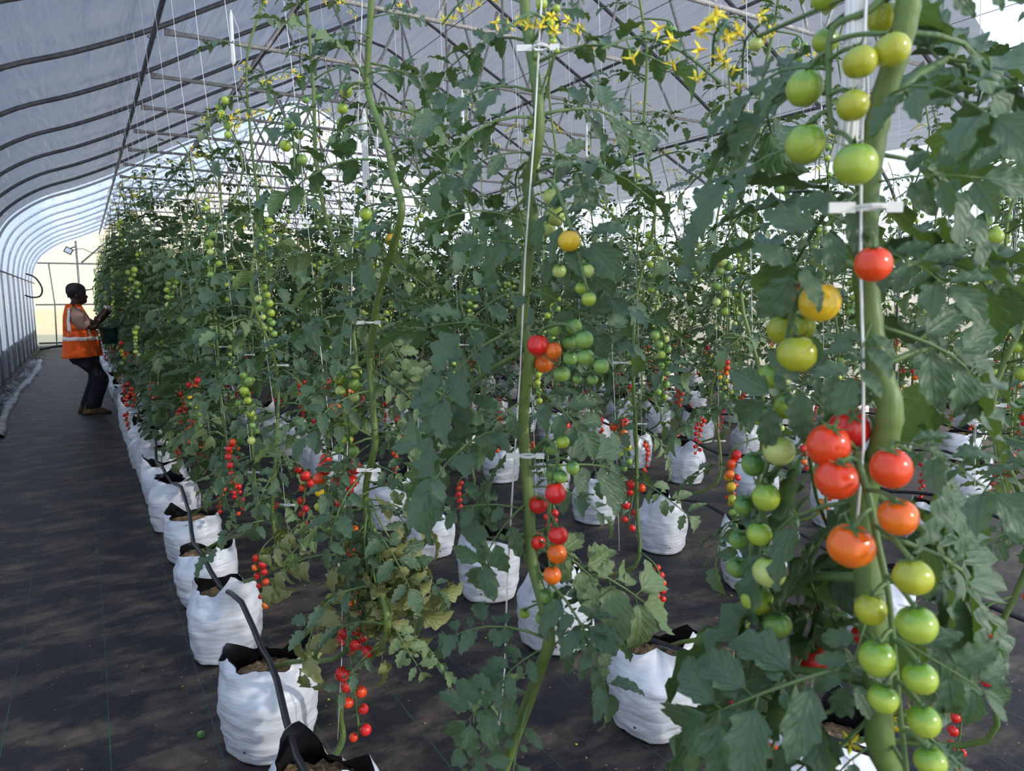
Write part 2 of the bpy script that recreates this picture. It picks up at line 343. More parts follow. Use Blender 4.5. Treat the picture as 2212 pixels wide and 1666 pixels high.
# left wall: pleated film hung between the side posts
mb = MB(); P = []
for k in range(int((YF-YN)/.0475)+1):
    y = YN+k*.0475; ph = ((y-7.18)/BAY) % 1.0
    P.append([(XL-.05+.035*math.sin(y*9+math.sin(z*2+y)*1.3)*(.3+.7*(2.08-z)/2.08)-.05*math.sin(PI*ph), y, z) for z in (0, .35, .8, 1.3, 1.8, 2.1)])
mb.grid(P); structure('wall_left', mb.mesh('wall_left', M['film_side']))
mb = MB(); mb.grid([[(XL-.075, YN, z), (XL-.075, YF, z)] for z in (0, .55)]); structure('baseboard_left', mb.mesh('baseboard_left', M['board'], False), 'dirty dark foot of the left side wall')
# right wall: insect screen below the hip rail
mb = MB(); mb.grid([[(XR+.03, YN, z), (XR+.03, YF, z)] for z in (.12, ZR+.02)]); structure('wall_right', mb.mesh('wall_right', M['screen'], False), 'insect screen along the right side')
mb = MB(); mb.box((XR+.02, (YN+YF)/2, .07), (.04, YF-YN, .14)); structure('baseboard_right', mb.mesh('baseboard_right', M['board'], False))
mb = MB(); mb.tube([(XR, YN, ZR), (XR, YF, ZR)], .022, 8); structure('trim_1', mb.mesh('trim_1', M['steel_dark']), 'hip rail along the right side wall')
mb = MB(); mb.tube([(XL+.02, YN, ZL), (XL+.02, YF, ZL)], .02, 8); structure('trim_2', mb.mesh('trim_2', M['steel_dark']), 'hip rail along the left side wall')
# end walls
def end_wall(name, y, mat, zlow=0.0, ys=1, hole=None):
    mb = MB(); pts = [(XL, zlow)]+[(x, z) for x, z in fs]+[(XR, zlow)]
    cols = []
    for x, z in fs: cols.append([(x, y, zlow+(z-zlow)*t) for t in (0, .25, .5, .75, 1)])
    mb.grid(cols); return structure(name, mb.mesh(name, mat))
end_wall('wall_far', YF+.03, M['film_end'])
end_wall('wall_near', YN-.03, M['film_near'])
# far end frame
ef = MB()
def roofz(x):
    for (a, b) in zip(arch, arch[1:]):
        if a[0] <= x <= b[0] and b[0] > a[0]: return a[1]+(b[1]-a[1])*(x-a[0])/(b[0]-a[0])
    return 2
for x in (-.02, 2.4, 4.25, 6.1, 8.3): ef.tube([(x, YF, 0), (x, YF, roofz(x))], .035, 6)
for z in (1.38, 2.75): ef.tube([(XL, YF, z), (XR, YF, z)], .028, 6)
ef.tube([(-.80, YF, 0), (-.76, YF, 1.4), (-.84, YF, 2.75)], .022, 6)
ef.tube([(.1, YF, 2.78), (1.3, YF, 3.9)], .03, 6)
ef.tube([(XL, YF-.02, .10), (XR, YF-.02, .10)], .035, 6)
structure('trim_3', ef.mesh('trim_3', M['steel']), 'pipe framework of the far end wall')

# roof trusses -------------------------------------------------
cl_mb = MB(); cl_mb.tube([(0, -.03, -.035), (.035, -.01, .0), (.0, .03, .035), (-.035, .01, 0), (0, -.03, -.035)], .006, 5); clamp_me = cl_mb.mesh('clamp', M['steel'])
def bb(p, q, r, mat, name):   # pipe with flattened ends
    p, q = V(p), V(q); d = (q-p).normalized(); L_ = (q-p).length; mb = MB(); x, y, z = frame(d, (0, 0, 1)); rs = []
    for t, ry, rz in ((0, r*1.5, r*.35), (.05, r*1.5, r*.35), (.13, r, r), (L_-.13, r, r), (L_-.05, r*1.5, r*.35), (L_, r*1.5, r*.35)):
        rs.append([p+x*t+z*(math.cos(2*PI*j/8)*ry)+y*(math.sin(2*PI*j/8)*rz) for j in range(8)])
    mb.rings(rs); return mb.mesh(name, mat)
rib = MB(); ap = arch_sub(arch, 4)
rib.tube([(XL, 0, 0)]+[(x, 0, z) for x, z in ap]+[(XR, 0, 0)], .022, 8); rib_me = rib.mesh('arch_pipe', M['steel_dark']); rib_far = rib.mesh('arch_pipe', M['lit_pipe'])
ZB = 3.90; XB0, XB1 = .82, 2*XC-.82
beam_me = bb((XB0-.03, 0, ZB-.06), (XB1+.03, 0, ZB-.06), .021, M['steel_beam'], 'tie_beam')
webs = [(1.65, 2.19), (2.55, 2.19), (2.75, 3.45), (3.95, 3.5), (XC, XC-.02), (4.55, 5.0), (5.75, 5.05), (5.95, 6.3), (6.85, 6.31)]
web_me = [bb((a, .0, ZB-.06), (b, 0, roofz(b)-.02), .015, M['steel_beam'], 'web_strut') for a, b in webs]
yl = [7.18+BAY*k for k in range(-6, 15)]
for n, y in enumerate(yl):
    vis = n-3
    if vis < 0: lab, g = 'galvanised roof truss above the nearest foreground plants', 'roof trusses overhead'
    elif vis < 9: lab, g = 'galvanised roof truss with long tie beam, %s bay from the camera under the grey film' % ORD[vis], 'roof trusses'
    else: lab, g = 'galvanised roof truss with tie beam in the far bright bays', 'far roof trusses'
    t = empty('roof_truss', (0, y, 0), lab, 'roof truss', g)
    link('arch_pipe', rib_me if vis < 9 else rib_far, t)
    link('tie_beam', beam_me, t)
    for wm in web_me: link('web_strut', wm, t)
    for (x, z) in ((.69, 3.80), (2.19, 4.62), (2*XC-2.19, 4.62), (2*XC-.69, 3.80)): link('clamp', clamp_me, t, (x, 0, z-.02))
for i, (x, z, nm) in enumerate(((.69, 3.76, 'left purlin low over the aisle'), (2.19, 4.58, 'left purlin, second up from the aisle side'), (2*XC-2.19, 4.58, 'right purlin nearest the ridge'), (2*XC-.69, 3.76, 'right side, lower down'))):
    mb = MB(); mb.tube([(0, YN, 0), (0, YF, 0)], .021, 8)
    tag(link('purlin', mb.mesh('purlin', M['steel_dark']), None, (x, 0, z)), 'long dark roof pipe, '+nm, 'purlin', 'purlins')

# ------------------------------------------------------------------ leaf prototypes
def leaflet(mb, o, d, nrm, L_, Wd, nl, nc, r, curl=0.25, mi=0):
    x, y, z = frame(d, nrm); P = []; uv = []
    tw = r.uniform(-.35, .35); fold = r.uniform(.12, .5); cu = curl*r.uniform(.3, 1.7); sb = r.uniform(-.18, .18); k0 = r.uniform(0, .4); tk = r.uniform(3.0, 4.2)
    for i in range(nl+1):
        t = i/nl
        base = (math.sin(PI*min(1, t**.72))**.75) if 0 < t < 1 else 0.0
        if t == 1: base = .02
        if t == 0: base = .10
        s = (t*tk+k0) % 1.0
        wd = Wd*base*(.70+.38*s if nl > 6 else .92)
        row = []
        for j in range(-nc, nc+1):
            u = j/nc
            rip = .05*math.sin(t*tk*2*PI+u*2)*abs(u)*L_ if nl > 6 else 0
            xx = t*L_+abs(u)*wd*.22
            p = x*(xx*math.cos(cu*t)) + y*(u*wd*(1-.12*fold)+sb*L_*t*t) + z*(abs(u)**1.2*wd*fold - math.sin(cu*t)*xx*.9 + rip + tw*u*wd*t)
            row.append(V(o)+p); uv.append((t, u))
        P.append(row)
    mb.grid(P, mi, uv)
def make_leaf(seed, nl, nc, mats, pairs=3, curl=.3, shrink=1.0, segs=5):
    r = random.Random(seed); mb = MB(); dr = r.uniform(.10, .34); side = r.uniform(-.10, .10)
    def pt(t): return V((t*.74, side*t*t, .10*math.sin(t*PI*.8)-dr*t*t))
    mb.tube([pt(i/segs) for i in range(segs+1)], [.011-.006*i/segs for i in range(segs+1)], 5 if nl > 6 else 3, 1)
    ts = [.36, .64, .90][:pairs] if pairs == 3 else [.45, .85]
    for q, t in enumerate(ts):
        for s in (-1, 1):
            tt = t+r.uniform(-.05, .05); p = pt(min(tt, 1)); ln = (.30, .33, .29)[q % 3]*r.uniform(.8, 1.15)*shrink
            d = V((.55+r.uniform(-.2, .2), s, r.uniform(-.35, .2))).normalized(); st = ln*.16
            mb.tube([p, p+d*st], .004, 3, 1, cap=False)
            leaflet(mb, p+d*st, d, V((r.uniform(-.4, .4), s*r.uniform(-.35, .35), 1)), ln, ln*r.uniform(.26, .34), nl, nc, r, curl)
    if nl > 3:
        for t in (.5, .77):
            for s in (-1, 1):
                p = pt(t); d = V((.3, s, r.uniform(-.2, .2))).normalized(); ln = r.uniform(.07, .13)
                leaflet(mb, p+d*.02, d, V((0, 0, 1)), ln, ln*.36, max(3, nl//2), 1, r, curl)
    p = pt(1); d = (pt(1)-pt(.9)).normalized()
    leaflet(mb, p, d, V((r.uniform(-.2, .2), r.uniform(-.3, .3), 1)), .36*shrink, .13*shrink, nl, nc, r, curl)
    return mb, [mats, M['petiole']]
def leaf_set(base, n, nl, nc, mats, **kw):
    out = []
    for i in range(n):
        mb, ms = make_leaf(base+i, nl, nc, mats, **kw); out.append((mb, mb.mesh('leaf', ms, True, True)))
    return out
HI = leaf_set(100, 9, 13, 3, M['leaf'])
HI2 = leaf_set(150, 8, 11, 2, M['leaf'], shrink=.70, curl=.4)
HIP2 = leaf_set(250, 4, 11, 2, M['leaf_pale'], shrink=.70, curl=.6)
HIP = leaf_set(200, 4, 13, 3, M['leaf_pale'], curl=.5)
HID = leaf_set(300, 5, 10, 2, M['leaf_dry'], curl=1.1, shrink=.8)
MID = leaf_set(400, 8, 7, 1, M['leaf'])
MIDP = leaf_set(500, 3, 7, 1, M['leaf_pale'], curl=.5)
LOW = leaf_set(600, 7, 4, 1, M['leaf'], segs=2)

def leaf_matrix(start, tip, up, rollang=0):
    d = V(tip)-V(start); x, y, z = frame(d, up); L_ = d.length/1.02
    R = Matrix((x, y, z)).transposed().to_4x4()
    return Matrix.Translation(start) @ R @ Matrix.Rotation(rollang, 4, 'X') @ Matrix.Scale(L_, 4)

# ------------------------------------------------------------------ fruit prototypes
def fruit_mesh(nm, mat, ns, nr, calyx=True, long=1.0, seed=0, ribs=0.0):
    mb = MB(); r = random.Random(seed); rs = []
    for i in range(nr+1):
        a = PI*i/nr; rad = math.sin(a); z = math.cos(a)
        z = z*.95*long
        if a < .6: z -= .11*(1-a/.6)**1.5
        if a > 2.8: z += .03
        rs.append([(max(rad, .012)*math.cos(2*PI*j/ns)*(1+ribs*math.cos(5*2*PI*j/ns)), max(rad, .012)*math.sin(2*PI*j/ns)*(1+ribs*math.cos(5*2*PI*j/ns)), z) for j in range(ns)])
    rs.reverse(); mb.rings(rs, 0)
    if calyx:
        zt = .86*long; mb.tube([(0, 0, zt-.05), (0, 0, zt+.12), (.02, 0, zt+.30)], [.11, .07, .06], 6 if ns > 10 else 4, 1)
        for k in range(5 if ns > 10 else 4):
            g = 2*PI*k/5+r.uniform(-.25, .25); c, s_ = math.cos(g), math.sin(g); P = []; ln = r.uniform(.5, .78); up = r.uniform(.05, .38)
            for i in range(6):
                t = i/5; rr = .06+ln*t; zz = zt+.02+.10*math.sin(t*2.0)+up*t*t*t-(.0 if up > .2 else .12*t); wd = .11*(1-t)**.7+.012
                P.append([(c*rr-s_*wd, s_*rr+c*wd, zz), (c*rr, s_*rr, zz+.03), (c*rr+s_*wd, s_*rr-c*wd, zz)])
            mb.grid(P, 1)
    return mb.mesh(nm, [mat, M['calyx']])
TOM = {k: [fruit_mesh('tomato', m, 28, 16, True, l_, i, rb) for i, (l_, rb) in enumerate(((1.05, .012), (1.0, .022), (1.10, .0)))] for k, m in FR.items()}
CHE = {k: [fruit_mesh('tomato', m, 14, 9, True, l_, i+9) for i, l_ in enumerate((1.05, 1.16))] for k, m in FR.items()}

# truss shape variants (local: z down), used by all the procedural plants
def truss_shape(seed, n, r_):
    r = random.Random(seed); ln = .06+n*r_*.95; pts = []; side = r.uniform(-.04, .04)
    for i in range(7):
        t = i/6; pts.append(V((.03+.055*math.sin(min(1, t*2.2)*PI/2)+.01*math.sin(t*5), side*t, .015*math.sin(t*3)-ln*t**1.15)))
    mb = MB(); mb.tube(smooth_path([V((0, 0, 0))]+pts[1:], 2), .0028, 5); fr = []
    for k in range(n):
        t = .22+.78*k/max(1, n-1); q = t*6; i = min(5, int(q)); p = pts[i].lerp(pts[i+1], q-i)
        g = (k % 2)*PI+r.uniform(-.6, .6)+PI/2; rr = r_*r.uniform(.8, 1.12)*(1-.25*t); d = V((math.cos(g), math.sin(g), -.35)).normalized()
        kp = p+d*rr*.7; c = p+d*(rr*1.35)+V((0, 0, -rr*.6)); mb.tube([p, kp, c+(kp-c)*.55], .0016, 4)
        ax = (kp-c).normalized(); fr.append((c, rr, ax))
    return mb, fr
TR = [truss_shape(900+i, n, rr) for i, (n, rr) in enumerate(((8, .0165), (11, .0155), (13, .0145), (7, .018), (10, .016), (5, .014)))]
TRM = [t[0].mesh('fruit_truss', M['petiole']) for t in TR]
STAGE = {'ripe': ['red']*7+['scarlet']*2+['orange'], 'turn': ['red', 'scarlet', 'orange', 'yellow', 'olive', 'lime', 'green', 'green'], 'green': ['green', 'lime', 'green', 'lime', 'pale'], 'young': ['green', 'lime']}
def quat_z(ax): return V(ax).to_track_quat('Z', 'Y').to_matrix().to_4x4()
def place_truss(parent, loc, ang, stage, r, scale=1.0, split=True):
    i = r.randrange(3 if stage != 'young' else 6) if stage != 'young' else 5
    if stage in ('ripe', 'green', 'turn'): i = r.randrange(5)
    mt = Matrix.Translation(loc) @ Matrix.Rotation(ang, 4, 'Z') @ Matrix.Scale(scale, 4)
    o = link('fruit_truss', TRM[i], parent, mat=mt); cols = STAGE[stage]; n = len(TR[i][1])
    for k, (c, rr, ax) in enumerate(TR[i][1]):
        col = cols[min(len(cols)-1, int(k/n*len(cols)))] if stage == 'turn' else r.choice(cols)
        if r.random() < .06: continue
        link('tomato', r.choice(CHE[col]), o, mat=Matrix.Translation(c) @ quat_z(ax) @ Matrix.Scale(rr, 4))
    return o
# joined trusses for distant plants (too small to show their parts)
def joined_truss(i, stage):
    r = random.Random(i*7+len(stage)); mb = MB(); t = TR[i]; cols = STAGE[stage]; mats = [M['petiole']]+[FR[c] for c in ('red', 'scarlet', 'orange', 'yellow', 'olive', 'lime', 'green', 'pale')]
    key = ['red', 'scarlet', 'orange', 'yellow', 'olive', 'lime', 'green', 'pale']
    mb.v += t[0].v; mb.f += t[0].f; mb.m += [0]*len(t[0].f); mb.uv += [(0, 0)]*len(t[0].v)
    for k, (c, rr, ax) in enumerate(t[1]):
        col = cols[min(len(cols)-1, int(k/len(t[1])*len(cols)))] if stage == 'turn' else r.choice(cols)
        rs = [[V(c)+V((math.sin(PI*a/5)*math.cos(2*PI*j/8), math.sin(PI*a/5)*math.sin(2*PI*j/8), -math.cos(PI*a/5)*1.05))*rr for j in range(8)] for a in (.25, 1, 2, 3, 4, 4.75)]
        mb.rings(rs, key.index(col)+1)
    return mb.mesh('fruit_truss', mats)
JT = {s: [joined_truss(i, s) for i in range(5)] for s in STAGE}
# flower truss
def flower_truss(seed):
    r = random.Random(seed); mb = MB(); pts = smooth_path([(0, 0, 0), (.04, 0, .015), (.09, .01, .01), (.13, .0, -.02)], 3); mb.tube(pts, .0016, 4, 0)
    for k in range(7):
        p = pts[2+k]; g = r.uniform(0, 6.28); d = V((.5+r.random()*.5, math.cos(g), math.sin(g)-.3)).normalized(); q = p+d*.018; mb.tube([p, q], .0009, 3, 0)
        x, y, z = frame(d, (0, .3, 1)); mb.tube([q, q+x*.008], [.0022, .0006], 5, 2)
        for j in range(5):
            a = 2*PI*j/5; e = y*math.cos(a)+z*math.sin(a); f = -y*math.sin(a)+z*math.cos(a); L_ = .0105
            mb.add([q, q+e*L_*.45+f*.0021, q+e*L_-x*.004, q+e*L_*.45-f*.0021], [(0, 1, 2, 3)], 1)
    return mb.mesh('flower_truss', [M['calyx'], M['petal'], M['anther']], False)
FLW = [flower_truss(i) for i in range(3)]

# ------------------------------------------------------------------ grow bags
def grow_bag_meshes(seed):
    r = random.Random(seed); n = 56; H = .30+r.uniform(-.01, .015); a0 = r.uniform(0, 6.28); ph = [r.uniform(0, 6.28) for _ in range(6)]
    pk = [a0+PI/2-.38, a0+PI/2+.38, a0-PI/2-.38, a0-PI/2+.38]; sqz = r.uniform(.25, .62); ph_h = [r.uniform(.0, .06) for _ in range(4)]; ph_h[r.randrange(4)] = .085
    def top(th):
        z = H-.015
        for a, h in zip(pk, ph_h):
            dd = abs((th-a+PI) % (2*PI)-PI); z += h*max(0, 1-dd/.62)**1.3
        return z+.008*math.sin(3*th+ph[0])
    def rad(th, t):
        sq = 1+.10*(abs(math.cos(2*(th-a0)))**3)*(1 if t < .25 else max(.35, 1-t))
        base = .124+.030*math.sin(min(1, t*1.5+.08)*PI/2)-.012*max(0, t-.72)/.28
        wr = .003*noise.noise(V((math.cos(th)*1.6, math.sin(th)*1.6, t*22+seed)))*(1.4-t)+.007*noise.noise(V((math.cos(th)*4, math.sin(th)*4, t*7+seed*3)))
        if t > .62: base *= 1-sqz*((t-.62)/.38)**1.4*math.cos(th-a0)**2
        if t > .7: wr += .009*(t-.7)/.3*math.sin(5*th+ph[1])+.022*(t-.7)/.3*noise.noise(V((math.cos(th)*3+seed, math.sin(th)*3, t*5)))
        return base*sq+wr
    nz = 30; rs = []
    b0 = [(.04*math.cos(2*PI*j/n), .04*math.sin(2*PI*j/n), .002) for j in range(n)]; rs.append(b0)
    b1 = [(.118*math.cos(2*PI*j/n), .118*math.sin(2*PI*j/n), .002) for j in range(n)]; rs.append(b1)
    for i in range(nz+1):
        t = i/nz; ring = []
        for j in range(n):
            th = 2*PI*j/n; R_ = rad(th, t); z = .012+(top(th)-.012)*t
            ring.append((R_*math.cos(th), R_*math.sin(th), z))
        rs.append(ring)
    mb = MB(); mb.rings(rs, 0, cap=False); outer = mb.mesh('bag_film', M['bag'])
    mb = MB(); rs = []
    for i in range(7):
        ring = []
        for j in range(n):
            th = 2*PI*j/n; tz = top(th); z = tz-(tz-.205)*i/6; R_ = rad(th, (z-.012)/(tz-.012))-.004-.008*min(1, i/2)
            ring.append((R_*math.cos(th), R_*math.sin(th), z+(.0005 if i == 0 else 0)))
        rs.append(ring)
    mb.rings(rs, 0, cap=False); liner = mb.mesh('liner', M['liner'])
    mb = MB(); rs = []
    for i in range(9):
        f = 1-i/8; rs.append([((rad(2*PI*j/n, .84)-.016)*f*math.cos(2*PI*j/n)+.0001*i, (rad(2*PI*j/n, .84)-.016)*f*math.sin(2*PI*j/n), .245+.03*(1-f)+.018*noise.noise(V((f*math.cos(2*PI*j/n)*5, f*math.sin(2*PI*j/n)*5, seed)))) for j in range(n)])
    mb.rings(rs, 0, cap=False); soil = mb.mesh('substrate', M['coir'])
    hs = []
    for k in range(3):
        th = a0+.5+k*2.1; R_ = rad(th, .15)
        mb = MB(); mb.tube([(0, 0, 0), (.002, 0, 0)], .004, 8); hs.append((mb.mesh('drain_hole', M['liner']), Matrix.Translation((R_*math.cos(th)+.001*math.cos(th), R_*math.sin(th)+.001*math.sin(th), .055)) @ Matrix.Rotation(th, 4, 'Z')))
    return outer, liner, soil, hs
BAGS = [grow_bag_meshes(i*13+2) for i in range(8)]
def place_bag(x, y, rz, v, sc, label, group, detail=True):
    t = empty('grow_bag', (x, y, 0), label, 'grow bag', group); t.rotation_euler = (0, 0, rz); t.scale = sc
    o_, l_, s_, h_ = BAGS[v % 8]
    link('bag_film', o_, t); link('liner', l_, t); link('substrate', s_, t)
    if detail:
        for m_, mt in h_: link('drain_hole', m_, t, mat=mt)
    return t

# ------------------------------------------------------------------ support twine (hangs from the overhead wire)
cm = MB(); cm.tube([(.012*math.cos(a*PI/5), .012*math.sin(a*PI/5), 0) for a in range(11)], .0022, 5); cm.box((-.024, 0, 0), (.022, .003, .009)); cm.box((.02, 0, .0), (.014, .003, .009))
for k in range(4): cm.box((-.031+.005*k, .002, 0), (.0015, .004, .008))
CLIP = cm.mesh('clip', M['clip'], False)
hk = MB()
for k in range(9):
    a = 2*PI*k/9; hk.tube([(0, 0, .0), (.005*math.cos(a), .005*math.sin(a), -.03), (.006*math.cos(a+.3), .006*math.sin(a+.3), -.16), (.008*math.cos(a), .007*math.sin(a), -.21), (.004*math.cos(a), .004*math.sin(a), -.225)], .0024, 5)
hk.tube([(0, 0, 0), (.03, .01, -.07), (.035, 0, -.2), (.01, 0, -.23)], .0013, 4)
HANK = hk.mesh('hank', M['twine'])
def place_twine(top, foot, r_, label, group, clips=(), hanks=(), n=6):
    base = V(foot); t = empty('support_twine', base, label, 'twine', group); mb = MB(); top = V(top)-base
    if isinstance(n, int): pts = [(0, 0, 0), top]
    mb.tube(pts if n == 2 else [V((0, 0, 0)).lerp(top, i/8)+V((.004*math.sin(i*2.1), .004*math.cos(i*1.7), 0)) for i in range(9)], r_, 5); link('cord', mb.mesh('cord', M['twine']), t)
    for p in clips: link('clip', CLIP, t, mat=Matrix.Translation(V(p)-base) @ Matrix.Rotation(-.6, 4, 'Z'))
    for p in hanks: link('hank', HANK, t, V(p)-base)
    return t
ROWX = [.45, 1.66, 2.90, 4.15, 5.38, 6.6, 7.85, 9.0]
ZW = 3.82
for i, x in enumerate(ROWX):
    mb = MB(); mb.tube([(0, YN, 0), (0, YF, 0)], .003, 5)
    tag(link('support_wire', mb.mesh('support_wire', M['wire']), None, (x, 0, ZW)), 'taut dark wire along the roof above %s' % ('the plant row beside the walkway' if i == 0 else 'the %s plant row from the walkway' % ORD[i]), 'wire', 'overhead support wires')
    hp = MB(); pts = []; y = YN+1
    while y < YF-2: pts.append((.03*math.sin(y*3.1)-.03, y, .335+.025*math.sin(y*2*PI/.65)+.01*math.sin(y*1.3))); y += .163
    hp.tube(pts, .0105, 7)
    tag(link('drip_hose', hp.mesh('drip_hose', M['hose']), None, (x, 0, 0)), 'black irrigation hose laid over the bags of %s' % ('the row beside the walkway' if i == 0 else 'the %s row from the walkway' % ORD[i]), 'hose', 'drip hoses')

# ------------------------------------------------------------------ procedural plants
def stem_path(base, lean, ztop, r, sway=.05):
    """base at bag, lying out along lean then climbing"""
    b = V(base); k = V((b.x+lean[0], b.y+lean[1], 0))
    pts = [b, b+V((lean[0]*.35, lean[1]*.30, .07)), V((k.x, k.y, b.z+.20)), V((k.x+r.uniform(-.02, .02), k.y+r.uniform(-.02, .02), b.z+.42))]
    z = b.z+.42+.28
    while z < ztop: pts.append(V((k.x+r.uniform(-sway, sway), k.y+r.uniform(-sway, sway), z))); z += .28
    pts.append(V((k.x+r.uniform(-.08, .08), k.y+r.uniform(-.08, .08), ztop)))
    return smooth_path(pts, 4)
def near_plant(base, lean, ztop, r, leaves, pale, label, group, zleaf=.75, lsc=.33, split=True, dens=.085, dry=False, fl=3, sr=.008):
    b = V(base); t = empty('tomato_plant', b, label, 'tomato plant', group)
    path = stem_path(b, lean, ztop, r); n = len(path); mb = MB()
    mb.tube([p-b for p in path], [sr*(1-.55*i/n) for i in range(n)], 9); link('stem', mb.mesh('stem', M['stem']), t)
    ang = r.uniform(0, 6.28); z = zleaf; cnt = 0; zt = []
    def at_z(z):
        for i in range(1, n):
            if path[i].z >= z > path[i-1].z: return path[i-1].lerp(path[i], (z-path[i-1].z)/max(1e-5, path[i].z-path[i-1].z))
        return path[-1].copy()
    while z < ztop and cnt < 75:
        p = at_z(z)-b; ang += 2.4+r.uniform(-.4, .4); f = (z-zleaf)/(ztop-zleaf)
        L_ = lsc*(1.1-.6*max(0, f-.55)/.45)*r.uniform(.8, 1.2); el = r.uniform(-.25, .3)+.35*max(0, f-.6)
        if z < zleaf+.35: el -= .4
        tip = p+V((math.cos(ang)*math.cos(el), math.sin(ang)*math.cos(el), math.sin(el)))*L_
        ps = pale if r.random() < .2 else leaves
        if dry and z < zleaf+.45: ps = HID if r.random() < .6 else HIP
        link('leaf', r.choice(ps)[1], t, mat=leaf_matrix(p, tip, V((r.uniform(-.4, .4), r.uniform(-.4, .4), 1)), r.uniform(-.5, .5)))
        z += dens*r.uniform(.6, 1.3)*(1 if f < .62 else 1.5); cnt += 1
    z = max(.42, b.z+.18)+r.uniform(0, .2); ang = r.uniform(0, 6.28)
    while z < ztop-.35:
        p = at_z(z)-b; f = z/ztop; ang += 2.2+r.uniform(-.6, .6)
        st = 'ripe' if z < .95 else ('turn' if z < 1.2 else ('green' if z < 1.9 else 'young'))
        place_truss(t, p, ang, st, r, r.uniform(.95, 1.3)); z += r.uniform(.24, .4)
    for k in range(fl):
        p = at_z(ztop-.05-.2*k)-b; link('flower_truss', FLW[k % 3], t, mat=Matrix.Translation(p) @ Matrix.Rotation(r.uniform(0, 6.28), 4, 'Z'))
    return t, path
# far foliage variants: all the leaves of a plant as one mesh
def far_foliage(seed, zl, zt, lsc, dens):
    r = random.Random(seed); mb = MB(); z = zl; ang = 0
    while z < zt:
        f = (z-zl)/(zt-zl); ang += 2.4+r.uniform(-.5, .5); L_ = lsc*r.uniform(.75, 1.15)*(1.05-.7*max(0, f-.6)/.4); el = r.uniform(-.5, .35)
        p = V((r.uniform(-.04, .04), r.uniform(-.04, .04), z)); tip = p+V((math.cos(ang)*math.cos(el), math.sin(ang)*math.cos(el), math.sin(el)))*L_
        src = r.choice(LOW)[0]; mt = leaf_matrix(p, tip, V((r.uniform(-.5, .5), r.uniform(-.5, .5), 1)), r.uniform(-.6, .6))
        b0 = len(mb.v); mb.v += [tuple(mt @ V(v)) for v in src.v]; mb.uv += src.uv; mb.m += src.m; mb.f += [tuple(i+b0 for i in q) for q in src.f]
        z += dens*r.uniform(.5, 1.4)*(1 if f < .68 else 1.9)
    return mb.mesh('foliage', [M['leaf'], M['petiole']], True, True)
FOL = [far_foliage(40+i, .45, 2.7+.12*(i % 3), .33, .038) for i in range(6)]
FOLS = [far_foliage(60+i, .6, 2.6+.15*(i % 3), .30, .075) for i in range(5)]
def far_stem(seed):
    r = random.Random(seed); pts = stem_path((0, 0, .25), (.06, -.25), 2.85, r, .04); mb = MB(); n = len(pts); mb.tube(pts, [.008*(1-.5*i/n) for i in range(n)], 5); return mb.mesh('stem', M['stem']), pts
FST = [far_stem(i) for i in range(4)]
def far_plant(x, y, r, label, group, sparse=False, hz=1.0):
    t = empty('tomato_plant', (x, y, .0), label, 'tomato plant', group); st, pts = r.choice(FST)
    link('stem', st, t); t.scale = (1, 1, hz); fo = link('foliage', r.choice(FOLS if sparse else FOL), t, (.06 if sparse or x > 1 else .20, -.25, 0)); fo.rotation_euler = (0, 0, r.uniform(0, 6.28))
    z = .42
    while z < 2.4:
        i = min(range(len(pts)), key=lambda q: abs(pts[q].z-z)); p = pts[i]; a = r.uniform(0, 6.28); s = r.uniform(1.0, 1.45)
        stg = 'ripe' if z < .95 else ('turn' if z < 1.2 else ('green' if z < 1.9 else 'young'))
        o = link('fruit_truss', r.choice(JT[stg]), t, mat=Matrix.Translation(p+V((math.cos(a), math.sin(a), 0))*.07) @ Matrix.Rotation(a, 4, 'Z') @ Matrix.Scale(s, 4)); z += r.uniform(.3, .6)
    for k in range(2):
        link('flower_truss', r.choice(FLW), t, mat=Matrix.Translation(pts[-1-3*k]+V((0, 0, -.1))) @ Matrix.Rotation(r.uniform(0, 6.28), 4, 'Z') @ Matrix.Scale(1.3, 4))
    return t

